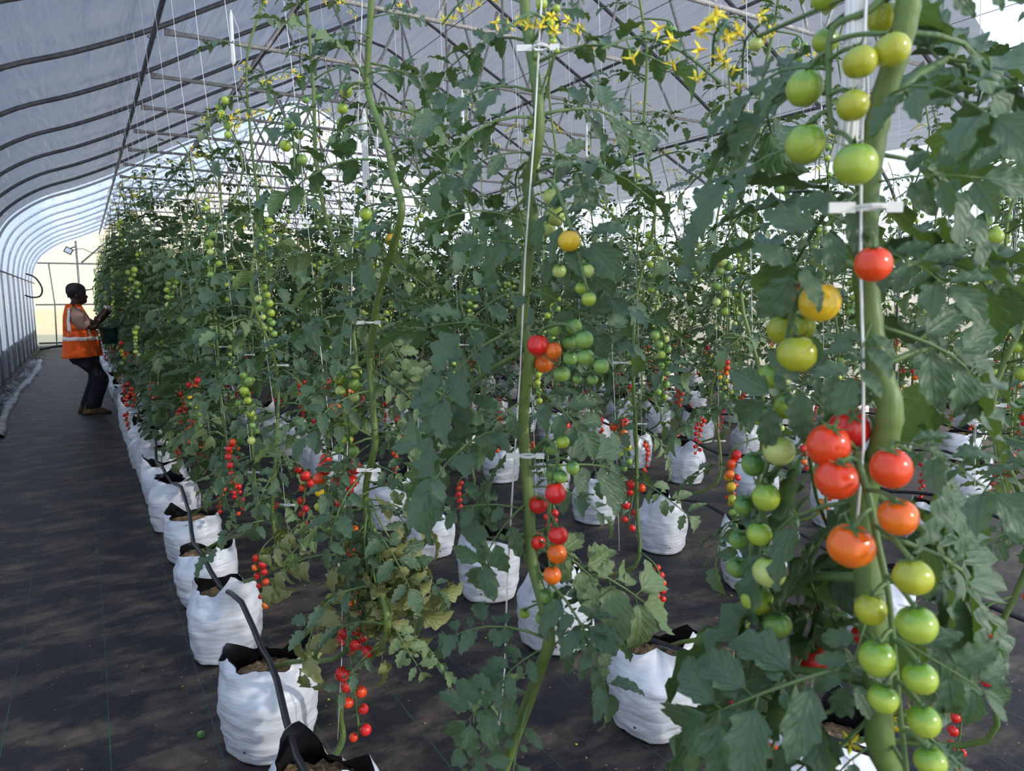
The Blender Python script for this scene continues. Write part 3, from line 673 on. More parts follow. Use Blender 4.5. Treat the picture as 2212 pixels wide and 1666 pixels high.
def rowname(i): return 'the row beside the walkway' if i == 0 else 'the %s row from the walkway' % ORD[i]
row_start = [1.72, 1.13, 1.73, 2.15, 2.6, 3.2, 3.8, 4.3]
row_vis0 = [0, 1, 0, 0, 0, 0, 0, 0]
row_end = [26.8, 26, 20, 17, 16, 15, 15, 15]
nearlim = [6.4, 5.0, 4.4, 4.4, 0, 0, 0, 0]
for i, x in enumerate(ROWX):
    y = row_start[i]; k = 0
    while y < row_end[i]:
        bx = x+rnd.uniform(-.025, .025); by = y+rnd.uniform(-.04, .04); kk = k-row_vis0[i]
        o_ = ORD[k] if k < 12 else None
        if o_: bl, bgp = 'white plastic grow bag in %s, %s from the camera end' % (rowname(i), o_), 'white grow bags'
        else: bl, bgp = 'small white grow bag in the far part of %s' % rowname(i), 'grow bags far down %s' % rowname(i)
        s = rnd.uniform(.96, 1.06)
        if i == 0 or y < 12:
            place_bag(bx, by, rnd.uniform(0, 6.28), k*3+i*5+1, (s, s*rnd.uniform(.97, 1.03), s*rnd.uniform(.95, 1.08)), bl, bgp, y < 5)
        if o_: pl, pgp = 'staked tomato vine rising from the %s bag of %s' % (o_, rowname(i)), 'tomato vines'
        else: pl, pgp = 'dense tomato vine in the far part of %s' % rowname(i), 'tomato vines far down %s' % rowname(i)
        topz = (2.4 if i == 0 else 2.75)+rnd.uniform(-.15, .2)+(.3 if i == 0 and y > 8 else 0)
        if i == 0 and k == 0: pass
        elif y < nearlim[i]:
            near_plant((bx, by, .26), ((.16 if i == 0 else .08)+rnd.uniform(-.02, .05), -.34+rnd.uniform(-.08, .05)), topz, rnd, HI2 if y < 4 else MID, HIP2 if y < 4 else MIDP, pl, pgp, zleaf=(.58 if i == 0 else .80), lsc=.28, dens=(.052 if i == 0 else .062), dry=(i == 0 and y < 3), fl=3, sr=.0085)
        else:
            far_plant(bx, by, rnd, pl, pgp, sparse=(i > 0 and y < 9), hz=rnd.uniform(.95, 1.06)*(.93 if i == 0 and y < 9 else 1.02))
        if not (i == 0 and k == 0) and (y < 13):
            tx, ty = x+(.19 if i == 0 else .10), by-.33
            hs = [(tx, ty, rnd.uniform(2.5, 3.0))] if rnd.random() < .2 and y < 7 else []
            cz = [(tx+.0, ty, z) for z in (.7, 1.25, 1.85)] if y < 5 else []
            tl = ('white twine for the %s plant of %s' % (o_, rowname(i))) if o_ else 'thin white twine hanging over the far part of %s' % rowname(i)
            place_twine((x, by-.2, ZW), (tx, ty, .5), .0011, tl, 'support twines' if o_ else 'support twines far down %s' % rowname(i), cz, hs)
        y += .67 if i == 0 else .645; k += 1

# ------------------------------------------------------------------ foreground plants, traced one by one
def hero_plant(X, base, stem_px, sr, leaves, fruits, flowers, label, stalks, protos=HI, rs=11, tom=TOM, extra=None, X1=False):
    r = random.Random(rs); b = V(base); t = empty('tomato_plant', b, label, 'tomato plant', 'foreground tomato vines')
    path = smooth_path([b]+[at(px, py, X) for px, py in stem_px], 6); n = len(path); mb = MB()
    rad = []
    for i in range(n):
        rad.append(sr*(1-.25*i/n)*(1+.10*math.sin(i*.9)**8))
    mb.tube([p-b for p in path], rad, 14); link('stem', mb.mesh('stem', M['stem']), t)
    for (x0, y0, x1, y1, dx, rollang, sc) in leaves:
        p = at(x0, y0, X); q = CAM+ray(x1, y1)*((depth(p)+dx*1.6+(.10 if protos is HI and X1 and x1 < x0 else 0))/FPX); tc = (CAM-p).normalized()
        up = V((0, 0, 1))*.8+tc*.9+V((r.uniform(-.3, .3), r.uniform(-.3, .3), 0))
        pr = (HIP if protos is HI else HIP2) if sc < 0 else protos
        link('leaf', r.choice(pr)[1], t, mat=leaf_matrix(p-b, q-b, up, rollang))
    if extra:
        cnt, z0, z1, ln, ps, pal = extra; ang = r.uniform(0, 6.28)
        for k in range(cnt):
            z = z0+(z1-z0)*(k+r.random())/cnt; p = min(path, key=lambda q: abs(q.z-z)); ang += 2.4+r.uniform(-.4, .4); L_ = ln*r.uniform(.75, 1.2); el = r.uniform(-.5, .3)
            d = V((math.cos(ang)*math.cos(el), math.sin(ang)*math.cos(el), math.sin(el)))
            if d.dot((CAM-p).normalized()) > .35: d = d-(CAM-p).normalized()*(d.dot((CAM-p).normalized())-.2); d.normalize()
            link('leaf', r.choice(pal if r.random() < .3 else ps)[1], t, mat=leaf_matrix(p-b, p-b+d*L_, V((r.uniform(-.4, .4), r.uniform(-.4, .4), 1)), r.uniform(-.5, .5)))
    for path_px, fs_ in stalks:
        sp = smooth_path([at(px, py, X+dx) for px, py, dx in path_px], 5); mb = MB(); m_ = len(sp)
        org = sp[0]; r0 = sr*.30
        mb.tube([p-org for p in sp], [r0*(1-.4*i/m_) for i in range(m_)], 8)
        objs = []
        for (px, py, pr_, col, dx) in fs_:
            c = at(px, py, X+dx); R_ = pr_*depth(c)/FPX*(CAM-c).normalized().dot(-CF)**.6
            cand = [q for q in sp if q.z > c.z+R_*.5] or sp[:1]
            j = min(cand, key=lambda q: (q-c).length+abs((q.z-c.z)-R_*1.6)*.7)
            ax = (j-c).normalized()*.3+V((0, 0, .9))+(CAM-c).normalized()*(.55 if col in ('red', 'scarlet', 'orange') and sr > .012 else .2); ax.normalize(); top = c+ax*R_*.92
            mid = (j+top)/2+ax*R_*.22
            mb.tube([p-org for p in smooth_path([j, mid, top], 4)], sr*.17, 6)
            objs.append((c, R_, ax, col))
        so = link('fruit_truss', mb.mesh('fruit_truss', M['petiole']), t, org-b)
        for (c, R_, ax, col) in objs:
            link('tomato', r.choice(tom[col]), so, mat=Matrix.Translation(c-org) @ quat_z(ax) @ Matrix.Rotation(r.uniform(0, 6.28), 4, 'Z') @ Matrix.Scale(R_, 4))
    for (px, py, dx, sc) in flowers:
        p = at(px, py, X+dx); g = r.uniform(0, 6.28); link('flower_truss', r.choice(FLW), t, mat=Matrix.Translation(p-b) @ Matrix.Rotation(g, 4, 'Z') @ Matrix.Scale(sc, 4))
    return t

# nearest plant, right of the picture (large fruit)
A_st = [(1905, 1900), (1900, 1600), (1890, 1400), (1872, 1200), (1868, 1060), (1908, 960), (1922, 880), (1898, 800), (1878, 690), (1870, 560), (1872, 430), (1885, 320), (1905, 220), (1945, 90), (1962, 0), (1965, -150), (1960, -400)]
A_lv = [(1950, 70, 2240, 260, .1, .3, 1), (1900, 230, 2200, 90, -.1, -.3, 1), (1880, 330, 2230, 500, .05, .2, 1), (1875, 400, 1640, 600, -.08, -.5, 1), (1870, 400, 2230, 360, -.05, .4, 1),
        (1872, 540, 2120, 640, -.06, .1, 1), (1880, 620, 2240, 560, .1, -.2, 1), (1880, 700, 2230, 860, .02, .3, 1), (1885, 690, 1830, 850, -.10, .0, 1), (1890, 760, 1560, 900, -.03, -.5, 1), (1905, 790, 2200, 720, .12, .2, 1),
        (1915, 950, 2230, 1180, .04, .3, 1), (1910, 960, 2200, 1000, -.08, -.2, 1), (1870, 1080, 1460, 1190, .06, -.4, 1), (1875, 1120, 1700, 1320, .12, .3, 1), (1880, 1150, 2220, 1330, .08, .2, 1), (1885, 1300, 1820, 1560, -.08, .0, 1),
        (1890, 1350, 2230, 1560, -.04, .4, 1), (1893, 1420, 1380, 1580, -.02, -.3, 1), (1895, 1500, 1560, 1690, .02, .2, 1), (1898, 1560, 2210, 1700, .02, -.3, 1), (1900, 1600, 1700, 1760, -.05, .0, 1), (1870, 1050, 2180, 1500, .14, .3, 1),
        (1800, 150, 1480, 190, .03, .2, 1), (1790, 200, 1590, 260, .12, -.4, 1), (1790, 300, 1430, 480, .04, .4, 1), (1900, 240, 2240, 20, .15, .2, 1), (1870, 480, 1700, 420, .2, .2, 1), (1900, 1640, 2100, 1900, 0, 0, 1), (1960, 0, 2240, -60, 0, .3, 1), (1880, 860, 1640, 1060, .16, .2, 1),
        (1900, 1480, 1480, 1500, .20, .2, 1), (1880, 1250, 1560, 1380, .22, -.2, 1), (1890, 1700, 1500, 1620, .1, .2, 1)]
A_tr = [
 ([(1950, -60, 0), (1880, 20, -.02), (1800, 60, -.03), (1790, 150, -.03), (1792, 240, -.03), (1800, 285, -.03)],
  [(1785, -8, 36, 'lime', .0), (1910, 40, 38, 'olive', .02), (1926, 108, 43, 'olive', -.03), (1858, 134, 40, 'olive', -.05), (1738, 190, 42, 'lime', -.03), (1783, 88, 31, 'lime', .03), (1842, 228, 37, 'olive', -.05), (1740, 311, 45, 'lime', -.04), (1848, 356, 50, 'lime', -.06), (1632, 95, 17, 'pale', .0)]),
 ([(1868, 590, 0), (1830, 570, -.02), (1770, 600, -.03), (1725, 640, -.03), (1700, 740, -.02), (1690, 840, -.02), (1668, 960, -.01), (1640, 1080, 0), (1622, 1200, 0), (1650, 1300, 0)],
  [(1720, 632, 27, 'orange', .03), (1771, 653, 46, 'yellow', -.04), (1722, 766, 45, 'olive', -.04), (1690, 712, 34, 'olive', .02), (1736, 706, 26, 'olive', .02), (1668, 812, 30, 'lime', .02), (1702, 878, 31, 'lime', -.02), (1650, 898, 27, 'lime', .02),
   (1683, 973, 35, 'pale', -.03), (1628, 1003, 27, 'green', .02), (1655, 1074, 31, 'lime', -.02), (1608, 1092, 24, 'green', .02), (1640, 1154, 28, 'lime', -.02), (1596, 1166, 22, 'green', .02), (1662, 1236, 37, 'pale', -.03), (1594, 1226, 25, 'green', .02), (1635, 1294, 36, 'lime', 0), (1680, 1349, 32, 'green', 0), (1640, 1415, 17, 'green', .03)]),
 ([(1868, 1000, 0), (1850, 985, -.03), (1878, 1080, -.04), (1895, 1170, -.04), (1915, 1260, -.04), (1925, 1340, -.04), (1935, 1450, -.03), (1945, 1550, -.03), (1960, 1680, -.02)],
  [(1836, 925, 46, 'red', -.01), (1789, 963, 48, 'scarlet', -.05), (1807, 1036, 48, 'scarlet', -.06), (1925, 1012, 46, 'scarlet', -.07), (1940, 1117, 45, 'orange', -.06), (1838, 1179, 53, 'orange', -.07), (1972, 1247, 45, 'olive', -.07), (1881, 1317, 36, 'olive', -.06), (1980, 1350, 47, 'lime', -.06), (1895, 1422, 42, 'lime', -.06), (1988, 1465, 40, 'lime', -.05), (1908, 1510, 35, 'lime', -.06), (1996, 1558, 38, 'lime', -.04), (2010, 1645, 38, 'lime', -.03), (1906, 1600, 26, 'green', .02)]),
 ([(1869, 520, 0), (1880, 505, -.03), (1890, 520, -.04)], [(1886, 571, 42, 'scarlet', -.06)]),
 ([(1890, 1380, 0), (1850, 1340, .06), (1790, 1370, .1), (1740, 1400, .12), (1690, 1560, .12)],
  [(1757, 1425, 33, 'red', .12), (1720, 1405, 20, 'scarlet', .15), (1862, 1372, 24, 'red', .10), (1762, 1325, 14, 'red', .2), (1665, 1640, 34, 'scarlet', .12), (1662, 1492, 14, 'red', .2), (1630, 1545, 18, 'red', .2), (1622, 1505, 18, 'green', .14), (1645, 1570, 17, 'green', .14)]),
]
hero_plant(.62, (.47, .40, .26), A_st, .0125, A_lv, None, [(1790, 1640, .0, 1.3), (1690, 40, .0, 1), (1540, 140, .0, 1.1)], 'large-fruited tomato vine closest to the camera, filling the right side', A_tr, rs=5, X1=True)
# second plant, centre of the picture
B_st = [(1090, 1660), (1165, 1450), (1186, 1365), (1150, 1210), (1142, 1080), (1130, 900), (1145, 760), (1128, 700), (1140, 560), (1152, 470), (1140, 400), (1160, 320), (1165, 240), (1152, 140), (1135, 30), (1130, -120)]
B_lv = [(1140, 700, 860, 900, .0, .2, 1), (1150, 540, 1000, 500, -.05, -.2, 1), (1148, 530, 1310, 590, -.05, .3, 1), (1140, 620, 1390, 760, .0, .2, 1), (1140, 860, 950, 990, -.03, -.3, 1), (1140, 830, 1300, 960, -.05, .2, 1), (1145, 1010, 1430, 1010, .05, .2, 1),
        (1145, 1080, 960, 1260, .0, -.2, 1), (1150, 1160, 1370, 1290, -.02, .3, -1), (1150, 1180, 1490, 1370, .0, .1, -1), (1180, 1400, 1010, 1500, -.03, .2, 1), (1165, 1440, 930, 1580, .0, -.2, 1), (1183, 1360, 1340, 1480, .0, .1, 1), (1120, 1560, 960, 1700, 0, .1, 1),
        (1150, 330, 920, 380, .0, .2, 1), (1160, 310, 1350, 420, .0, .3, 1), (1160, 200, 860, 190, .02, .2, 1), (1150, 440, 1300, 500, -.1, .3, 1), (1140, 60, 1000, 70, .0, .2, 1), (1140, 40, 1280, 10, .0, .2, 1), (1140, 640, 960, 660, -.1, .3, 1), (1150, 1300, 1300, 1330, -.08, .2, 1),
        (1135, 950, 990, 1180, .1, .2, 1), (1160, 250, 1420, 250, .1, .2, 1), (1145, 420, 1000, 620, .1, .1, 1), (1130, -60, 1280, -40, 0, 0, 1), (1140, 750, 800, 1060, .12, .2, 1)]
B_tr = [
 ([(1152, 400, 0), (1190, 390, -.01), (1215, 440, -.01), (1240, 520, -.01), (1262, 600, -.01), (1275, 650, 0)],
  [(1230, 521, 25, 'yellow', -.02), (1200, 467, 22, 'pale', .01), (1192, 425, 20, 'pale', .01), (1185, 495, 16, 'pale', .02), (1208, 586, 15, 'pale', 0), (1269, 585, 15, 'pale', 0), (1256, 622, 14, 'lime', 0), (1272, 646, 16, 'lime', -.01)]),
 ([(1142, 760, 0), (1170, 715, -.01), (1215, 700, -.01), (1245, 720, -.01), (1265, 770, -.01), (1290, 800, 0)],
  [(1162, 746, 24, 'red', -.03), (1195, 758, 19, 'orange', -.01), (1175, 785, 21, 'orange', .02), (1150, 775, 18, 'scarlet', .03), (1196, 712, 16, 'green', 0), (1240, 706, 18, 'green', .02), (1262, 734, 20, 'green', -.02), (1230, 740, 16, 'green', .02), (1265, 772, 19, 'green', -.02), (1299, 791, 17, 'green', -.02), (1232, 774, 16, 'green', 0), (1213, 808, 19, 'green', .01), (1280, 820, 12, 'green', 0), (1247, 819, 10, 'green', 0)]),
 ([(1145, 985, 0), (1180, 950, -.01), (1205, 990, -.01), (1190, 1050, -.01), (1185, 1150, -.01), (1188, 1240, -.01), (1180, 1300, 0)],
  [(1216, 955, 15, 'lime', 0), (1191, 969, 14, 'green', .01), (1193, 1024, 15, 'green', .01), (1237, 1011, 15, 'green', 0), (1211, 1030, 16, 'green', -.01), (1200, 1066, 23, 'red', -.02), (1163, 1090, 21, 'red', .01), (1206, 1157, 22, 'red', -.02), (1160, 1169, 20, 'red', .01), (1203, 1196, 22, 'orange', 0), (1193, 1243, 20, 'orange', -.01), (1181, 1288, 17, 'green', 0), (1172, 1335, 16, 'green', .01), (1133, 1325, 12, 'lime', .01)]),
 ([(1150, 90, 0), (1175, 60, 0), (1190, 80, 0), (1200, 110, 0)], [(1170, 8, 14, 'lime', 0), (1202, 18, 9, 'lime', 0), (1190, 50, 10, 'lime', 0), (1195, 90, 9, 'lime', 0), (1160, 121, 8, 'green', 0), (1203, 110, 6, 'lime', 0), (1149, 265, 11, 'lime', .0), (1148, 357, 19, 'pale', .03)]),
]
hero_plant(.62, (.47, 1.06, .26), B_st, .0105, B_lv, None, [(1130, 60, -.02, 1.0), (1215, 95, -.05, 1.0), (1300, 105, -.06, 1.3), (1125, 5, 0, 1.)], 'tall tomato vine rising through the middle of the picture', B_tr, rs=8, tom=TOM, extra=(20, .75, 1.95, .24, HI2, HIP2))
# third plant
C_st = [(740, 1600), (735, 1540), (750, 1470), (800, 1420), (838, 1350), (800, 1180), (790, 1060), (810, 960), (805, 880), (800, 760), (818, 640), (850, 530), (868, 450), (850, 380), (832, 300), (795, 200), (795, 120), (802, 0), (800, -100)]
C_lv = [(805, 690, 930, 840, -.02, .1, -1), (800, 800, 960, 900, -.04, .2, -1), (815, 650, 960, 640, -.02, .2, 1), (800, 900, 1000, 1010, .02, .2, -1), (795, 1040, 1000, 1100, .0, .2, -1), (800, 1000, 940, 1080, -.06, .3, 1), (800, 860, 640, 960, -.04, -.3, 1), (808, 760, 640, 800, -.02, .2, 1), (800, 960, 680, 1080, -.03, .2, 1),
        (800, 1080, 900, 1300, -.02, .2, 1), (800, 1120, 960, 1390, .0, .3, 0), (805, 1160, 850, 1440, -.03, .2, 0), (800, 1120, 700, 1300, .0, .2, 1), (800, 1100, 880, 1480, .03, .3, 0), (800, 1060, 650, 1180, .0, .2, 1), (800, 1150, 930, 1330, -.06, 1.2, 0), (797, 1090, 760, 1340, -.05, .2, 1), (797, 1140, 940, 1240, .05, .2, 0),
        (850, 540, 960, 600, 0, .2, -1), (850, 520, 740, 560, 0, .2, 1), (860, 430, 1000, 420, 0, .2, 1), (848, 380, 740, 420, .05, .2, 1), (830, 300, 960, 260, 0, .3, 1), (832, 300, 690, 280, 0, .2, 1), (796, 180, 640, 200, 0, .2, 1), (796, 160, 960, 130, 0, .2, 1), (800, 80, 640, 60, 0, .2, 1), (800, 40, 940, 20, 0, .2, 1), (800, -20, 900, -60, 0, .1, 1), (800, 220, 900, 300, .1, .2, 1), (860, 470, 780, 600, .1, .2, 1), (815, 660, 700, 620, .1, .3, 1), (797, 1130, 830, 1400, .06, .4, 0), (796, 1120, 760, 1260, .08, .4, 0)]
C_tr = [
 ([(868, 430, 0), (830, 440, 0), (790, 450, 0), (785, 500, 0), (790, 540, 0)], [(790, 462, 14, 'lime', 0), (786, 491, 14, 'green', 0), (790, 519, 12, 'green', 0), (766, 526, 12, 'lime', 0), (815, 523, 10, 'lime', 0), (844, 518, 13, 'yellow', 0), (796, 547, 12, 'lime', 0), (762, 567, 8, 'green', 0), (774, 411, 8, 'lime', 0)]),
 ([(797, 190, 0), (770, 180, 0), (748, 200, 0), (735, 280, 0)], [(748, 196, 15, 'lime', 0), (740, 234, 13, 'lime', 0), (737, 266, 11, 'lime', 0), (728, 310, 10, 'green', 0), (686, 208, 10, 'green', .1), (660, 215, 9, 'green', .1)]),
 ([(803, 870, 0), (770, 830, 0), (745, 860, 0), (745, 950, 0), (740, 1050, 0), (745, 1150, 0)],
  [(707, 830, 14, 'red', 0), (735, 825, 14, 'scarlet', 0), (750, 845, 15, 'orange', 0), (724, 885, 15, 'orange', 0), (752, 890, 13, 'olive', 0), (762, 920, 15, 'lime', 0), (733, 935, 15, 'olive', 0), (752, 950, 11, 'lime', 0), (732, 970, 11, 'green', 0), (732, 1010, 11, 'green', 0), (766, 1010, 16, 'red', 0), (728, 1045, 16, 'red', -.01), (759, 1040, 15, 'red', 0), (752, 1060, 13, 'red', .01), (738, 1088, 14, 'red', 0), (745, 1115, 11, 'scarlet', 0), (765, 1145, 10, 'orange', 0), (757, 1166, 10, 'yellow', 0), (704, 992, 13, 'red', .02)]),
 ([(838, 1340, 0), (790, 1330, 0), (745, 1340, 0), (735, 1370, 0), (760, 1400, 0), (790, 1410, 0)],
  [(700, 1320, 11, 'red', 0), (712, 1365, 11, 'red', 0), (748, 1345, 13, 'red', 0), (744, 1368, 15, 'red', -.02), (768, 1395, 14, 'red', -.02), (792, 1408, 14, 'red', -.02), (760, 1408, 12, 'red', 0), (786, 1378, 10, 'red', 0), (770, 1365, 10, 'red', .01), (735, 1385, 11, 'red', 0), (720, 1390, 9, 'red', .01)]),
]
_HI = HI
hero_plant(.62, (.46, 1.74, .26), C_st, .0095, [l for l in C_lv if l[6] != 0], None, [(620, 260, 0, 1.5), (845, 20, 0, 1.)], 'third tomato vine from the right with curling yellowed lower leaves', C_tr, rs=21, tom=CHE, protos=HI2, extra=(44, .5, 2.1, .26, HI2, HIP2))
pC = [o for o in D.objects if o.name.startswith('tomato_plant') and o['label'].startswith('third tomato vine')][0]
rr_ = random.Random(3)
for (x0, y0, x1, y1, dx, ra, _) in [l for l in C_lv if l[6] == 0]:
    for q in range(2):
        p = at(x0+q*10, y0+q*40, .62)-pC.location; t_ = CAM+ray(x1-q*50, y1-q*20)*((depth(p+pC.location)+dx*1.6+.05*q)/FPX)-pC.location
        lf = link('leaf', rr_.choice(HID)[1], pC, mat=leaf_matrix(p, t_, V((-.6, -.5, .7)), ra+q*.6)); lf['label'] = 'curled yellowing leaf'
# bags and twines of the foreground plants
place_bag(.47, .40, .4, 3, (1, 1, 1), 'white grow bag at the foot of the vine closest to the camera', 'white grow bags')
place_bag(.47, 1.06, 1.4, 5, (1, 1, 1), 'white grow bag at the foot of the vine in the middle of the picture', 'white grow bags')
place_twine(at(1870, -500, .60), at(1858, 1160, .585), .0013, 'thick white twine in front of the vine closest to the camera', 'support twines', [at(1880, 448, .59)], [at(1855, -190, .6)], 8)
place_twine(at(1185, -300, .61), at(1075, 1640, .60), .0015, 'white twine along the vine in the middle of the picture', 'support twines', [at(1140, 985, .6), at(1168, 103, .6)], [], 8)
place_twine(at(790, -300, .62), at(730, 1600, .60), .0013, 'white twine along the third vine from the right with yellowed leaves', 'support twines', [at(798, 697, .6), at(800, 1016, .6)], [at(786, 235, .62)], 8)

# ------------------------------------------------------------------ worker
def loft(mb, secs, n=20, mi=0, cap=True, e=2.0):
    """secs: (centre, half-width vector a, half-width vector b)"""
    rs = []
    for c, a, b in secs:
        c, a, b = V(c), V(a), V(b); ring = []
        for j in range(n):
            g = 2*PI*j/n; cc, ss = math.cos(g), math.sin(g)
            ring.append(c+a*(math.copysign(abs(cc)**(2/e), cc))+b*(math.copysign(abs(ss)**(2/e), ss)))
        rs.append(ring)
    mb.rings(rs, mi, cap)
WX, WY = .055, 10.95
man = empty('person', (WX, WY, 0), 'worker in an orange reflective vest and dark cap reaching both gloved hands into the vines', 'person')
def remesh(o, vs, sm=6):
    m = o.modifiers.new('remesh', 'REMESH'); m.mode = 'VOXEL'; m.voxel_size = vs; m.use_smooth_shade = True
    s = o.modifiers.new('smooth', 'SMOOTH'); s.iterations = sm; s.factor = .5
def zsec(x, y, z, a, b): return ((x, y, z), (a, 0, 0), (0, b, 0))
mb = MB()
# head (faces +x)
loft(mb, [zsec(-.075, 0, 1.475, .035, .04), zsec(-.07, 0, 1.49, .065, .052), zsec(-.075, 0, 1.515, .083, .062), zsec(-.085, 0, 1.545, .092, .068), zsec(-.09, 0, 1.58, .098, .073), zsec(-.093, 0, 1.62, .102, .076), zsec(-.097, 0, 1.66, .102, .078), zsec(-.10, 0, 1.70, .092, .070), zsec(-.10, 0, 1.73, .06, .045)], 20)
loft(mb, [((.0, 0, 1.60), (0, .010, 0), (.012, 0, .0)), ((.014, 0, 1.582), (0, .014, 0), (.014, 0, 0)), ((.022, 0, 1.565), (0, .020, 0), (.018, 0, 0)), ((.008, 0, 1.555), (0, .016, 0), (.012, 0, 0))], 10)   # nose
loft(mb, [((.0, 0, 1.538), (.016, 0, 0), (0, .026, 0)), ((.004, 0, 1.53), (.017, 0, 0), (0, .028, 0)), ((.0, 0, 1.52), (.015, 0, 0), (0, .024, 0))], 10)  # lips
loft(mb, [((.002, 0, 1.505), (.012, 0, 0), (0, .025, 0)), ((-.012, 0, 1.488), (.02, 0, 0), (0, .03, 0))], 10)
for s in (-1, 1):
    loft(mb, [((-.095, s*.074, 1.555), (.012, 0, 0), (0, .008, 0)), ((-.10, s*.084, 1.575), (.018, 0, 0), (0, .009, 0)), ((-.10, s*.086, 1.60), (.019, 0, 0), (0, .009, 0)), ((-.095, s*.078, 1.615), (.01, 0, 0), (0, .008, 0))], 10)  # ears
loft(mb, [((-.15, 0, 1.36), (.085, 0, 0), (0, .10, 0)), ((-.135, 0, 1.42), (.072, 0, .01), (0, .075, 0)), ((-.12, 0, 1.47), (.068, 0, .01), (0, .066, 0)), ((-.105, 0, 1.52), (.06, 0, 0), (0, .056, 0))], 16)
loft(mb, [zsec(-.11, 0, .82, .15, .17), zsec(-.10, 0, 1.0, .15, .17), zsec(-.11, 0, 1.2, .13, .17), zsec(-.14, 0, 1.34, .09, .16), zsec(-.145, 0, 1.40, .06, .08)], 20)
# arms, tapering, one continuous surface with the trunk
def limb(mb, pts, rad, n=14):
    mb.tube(smooth_path(pts, 4), [q for a, b in zip(rad, rad[1:]) for q in (a, a+(b-a)*.25, a+(b-a)*.5, a+(b-a)*.75)]+[rad[-1]], n)
armN = [(-.11, -.19, 1.34), (-.03, -.225, 1.24), (.055, -.215, 1.165), (.13, -.17, 1.26), (.205, -.12, 1.375), (.235, -.10, 1.40)]
armF = [(-.11, .19, 1.34), (-.02, .225, 1.24), (.08, .21, 1.19), (.17, .14, 1.27), (.26, .06, 1.365), (.29, .04, 1.38)]
for a in (armN, armF): limb(mb, a, [.062, .056, .050, .046, .033, .030])
for i_, q_ in enumerate(mb.v):
    if q_[2] > 1.465 and abs(q_[1]) < .11 and q_[0] < .06: mb.v[i_] = (q_[0], q_[1], q_[2]-.02)
body = link('body', mb.mesh('body', M['skin']), man); remesh(body, .011, 5)
# eyes
for s in (-1, 1):
    e_ = MB(); loft(e_, [((-.004, s*.030, 1.588), (.006, 0, 0), (0, .011, 0)), ((.0, s*.030, 1.593), (.008, 0, 0), (0, .013, 0)), ((-.004, s*.030, 1.598), (.006, 0, 0), (0, .011, 0))], 10); ob = link('eye', e_.mesh('eye', M['lamp_glass']), man)
    ob.location = (-.006, 0, -.02)
# hair
mb = MB(); loft(mb, [zsec(-.115, 0, 1.56, .086, .070), zsec(-.115, 0, 1.60, .094, .080), zsec(-.115, 0, 1.65, .094, .082)], 20); link('hair', mb.mesh('hair', M['hair']), man, (0, 0, -.02))
# gloved hands: palm, four fingers and a thumb
def glove(wrist, d, up, name_mat, grip):
    mb = MB(); x, y, z = frame(V(d), V(up)); wv = V(wrist)
    loft(mb, [(wv-x*.03, y*.038, z*.030), (wv, y*.036, z*.026), (wv+x*.03, y*.043, z*.022), (wv+x*.065, y*.045, z*.020), (wv+x*.085, y*.042, z*.016)], 12)
    for k, (o_, ln, cu) in enumerate(((-.032, .066, .9), (-.011, .075, .75), (.011, .070, .9), (.031, .056, 1.1))):
        p = wv+x*.075+y*o_; pts = [p]; a = .25
        for sgm in range(3):
            a += cu*.5; p = p+(x*math.cos(a)-z*math.sin(a))*ln/3*1.15; pts.append(p)
        mb.tube(pts, [.0105, .010, .0095, .008], 8)
    th = wv+x*.02-y*.04; mb.tube([th, th+x*.028-y*.022-z*.01, th+x*.055-y*.022-z*.025, th+x*.073-y*.010-z*.035], [.013, .012, .011, .008], 8)
    o_ = link('glove', mb.mesh('glove', name_mat), man); remesh(o_, .006, 3)
    c_ = MB(); loft(c_, [(wv-x*.045, y*.040, z*.034), (wv-x*.028, y*.041, z*.034)], 14); link('glove_cuff', c_.mesh('glove_cuff', M['cuff']), o_)
glove((.245, -.095, 1.405), (1, .25, -.05), (-.1, -.5, 1), M['glove'], 1)
glove((.30, .035, 1.385), (1, -.15, .12), (0, .4, 1), M['orange_glove'], 1)
# shirt
mb = MB(); loft(mb, [zsec(-.09, 0, .84, .17, .195), zsec(-.085, 0, 1.0, .175, .195), zsec(-.105, 0, 1.18, .150, .19), zsec(-.125, 0, 1.30, .12, .195), zsec(-.14, 0, 1.38, .092, .15), zsec(-.135, 0, 1.435, .078, .082)], 24)
for s in (-1, 1):
    limb(mb, [(-.12, s*.16, 1.345), (-.085, s*.215, 1.29), (-.015, s*.232, 1.20), (.0, s*.233, 1.185)], [.078, .082, .074, .076])
shirt = link('shirt', mb.mesh('shirt', M['shirt']), man); remesh(shirt, .012, 4)
# vest (open sides at the arm holes)
def vest_ring(x, z, a, b, n=36, tilt=0): return [V((x+a*math.cos(2*PI*j/n), b*math.sin(2*PI*j/n), z+tilt*math.cos(2*PI*j/n)+.0)) for j in range(n)]
mb = MB(); n = 36; VR = [(-.085, .765, .232, .225, .012), (-.085, .80, .225, .222, .01), (-.085, .88, .212, .216, 0), (-.085, .98, .202, .212, 0), (-.09, 1.06, .192, .208, 0), (-.098, 1.12, .182, .206, 0)]
rs = [[p+V((.006*math.sin(j*1.9+k), .006*math.cos(j*2.3), 0)) for j, p in enumerate(vest_ring(*v[:4], n, v[4]))] for k, v in enumerate(VR)]
mb.rings(rs, 0, cap=False)
up = [(-.105, 1.18, .172, .203), (-.118, 1.24, .155, .20), (-.13, 1.30, .138, .195), (-.137, 1.355, .118, .185), (-.143, 1.41, .098, .15), (-.143, 1.455, .082, .09)]
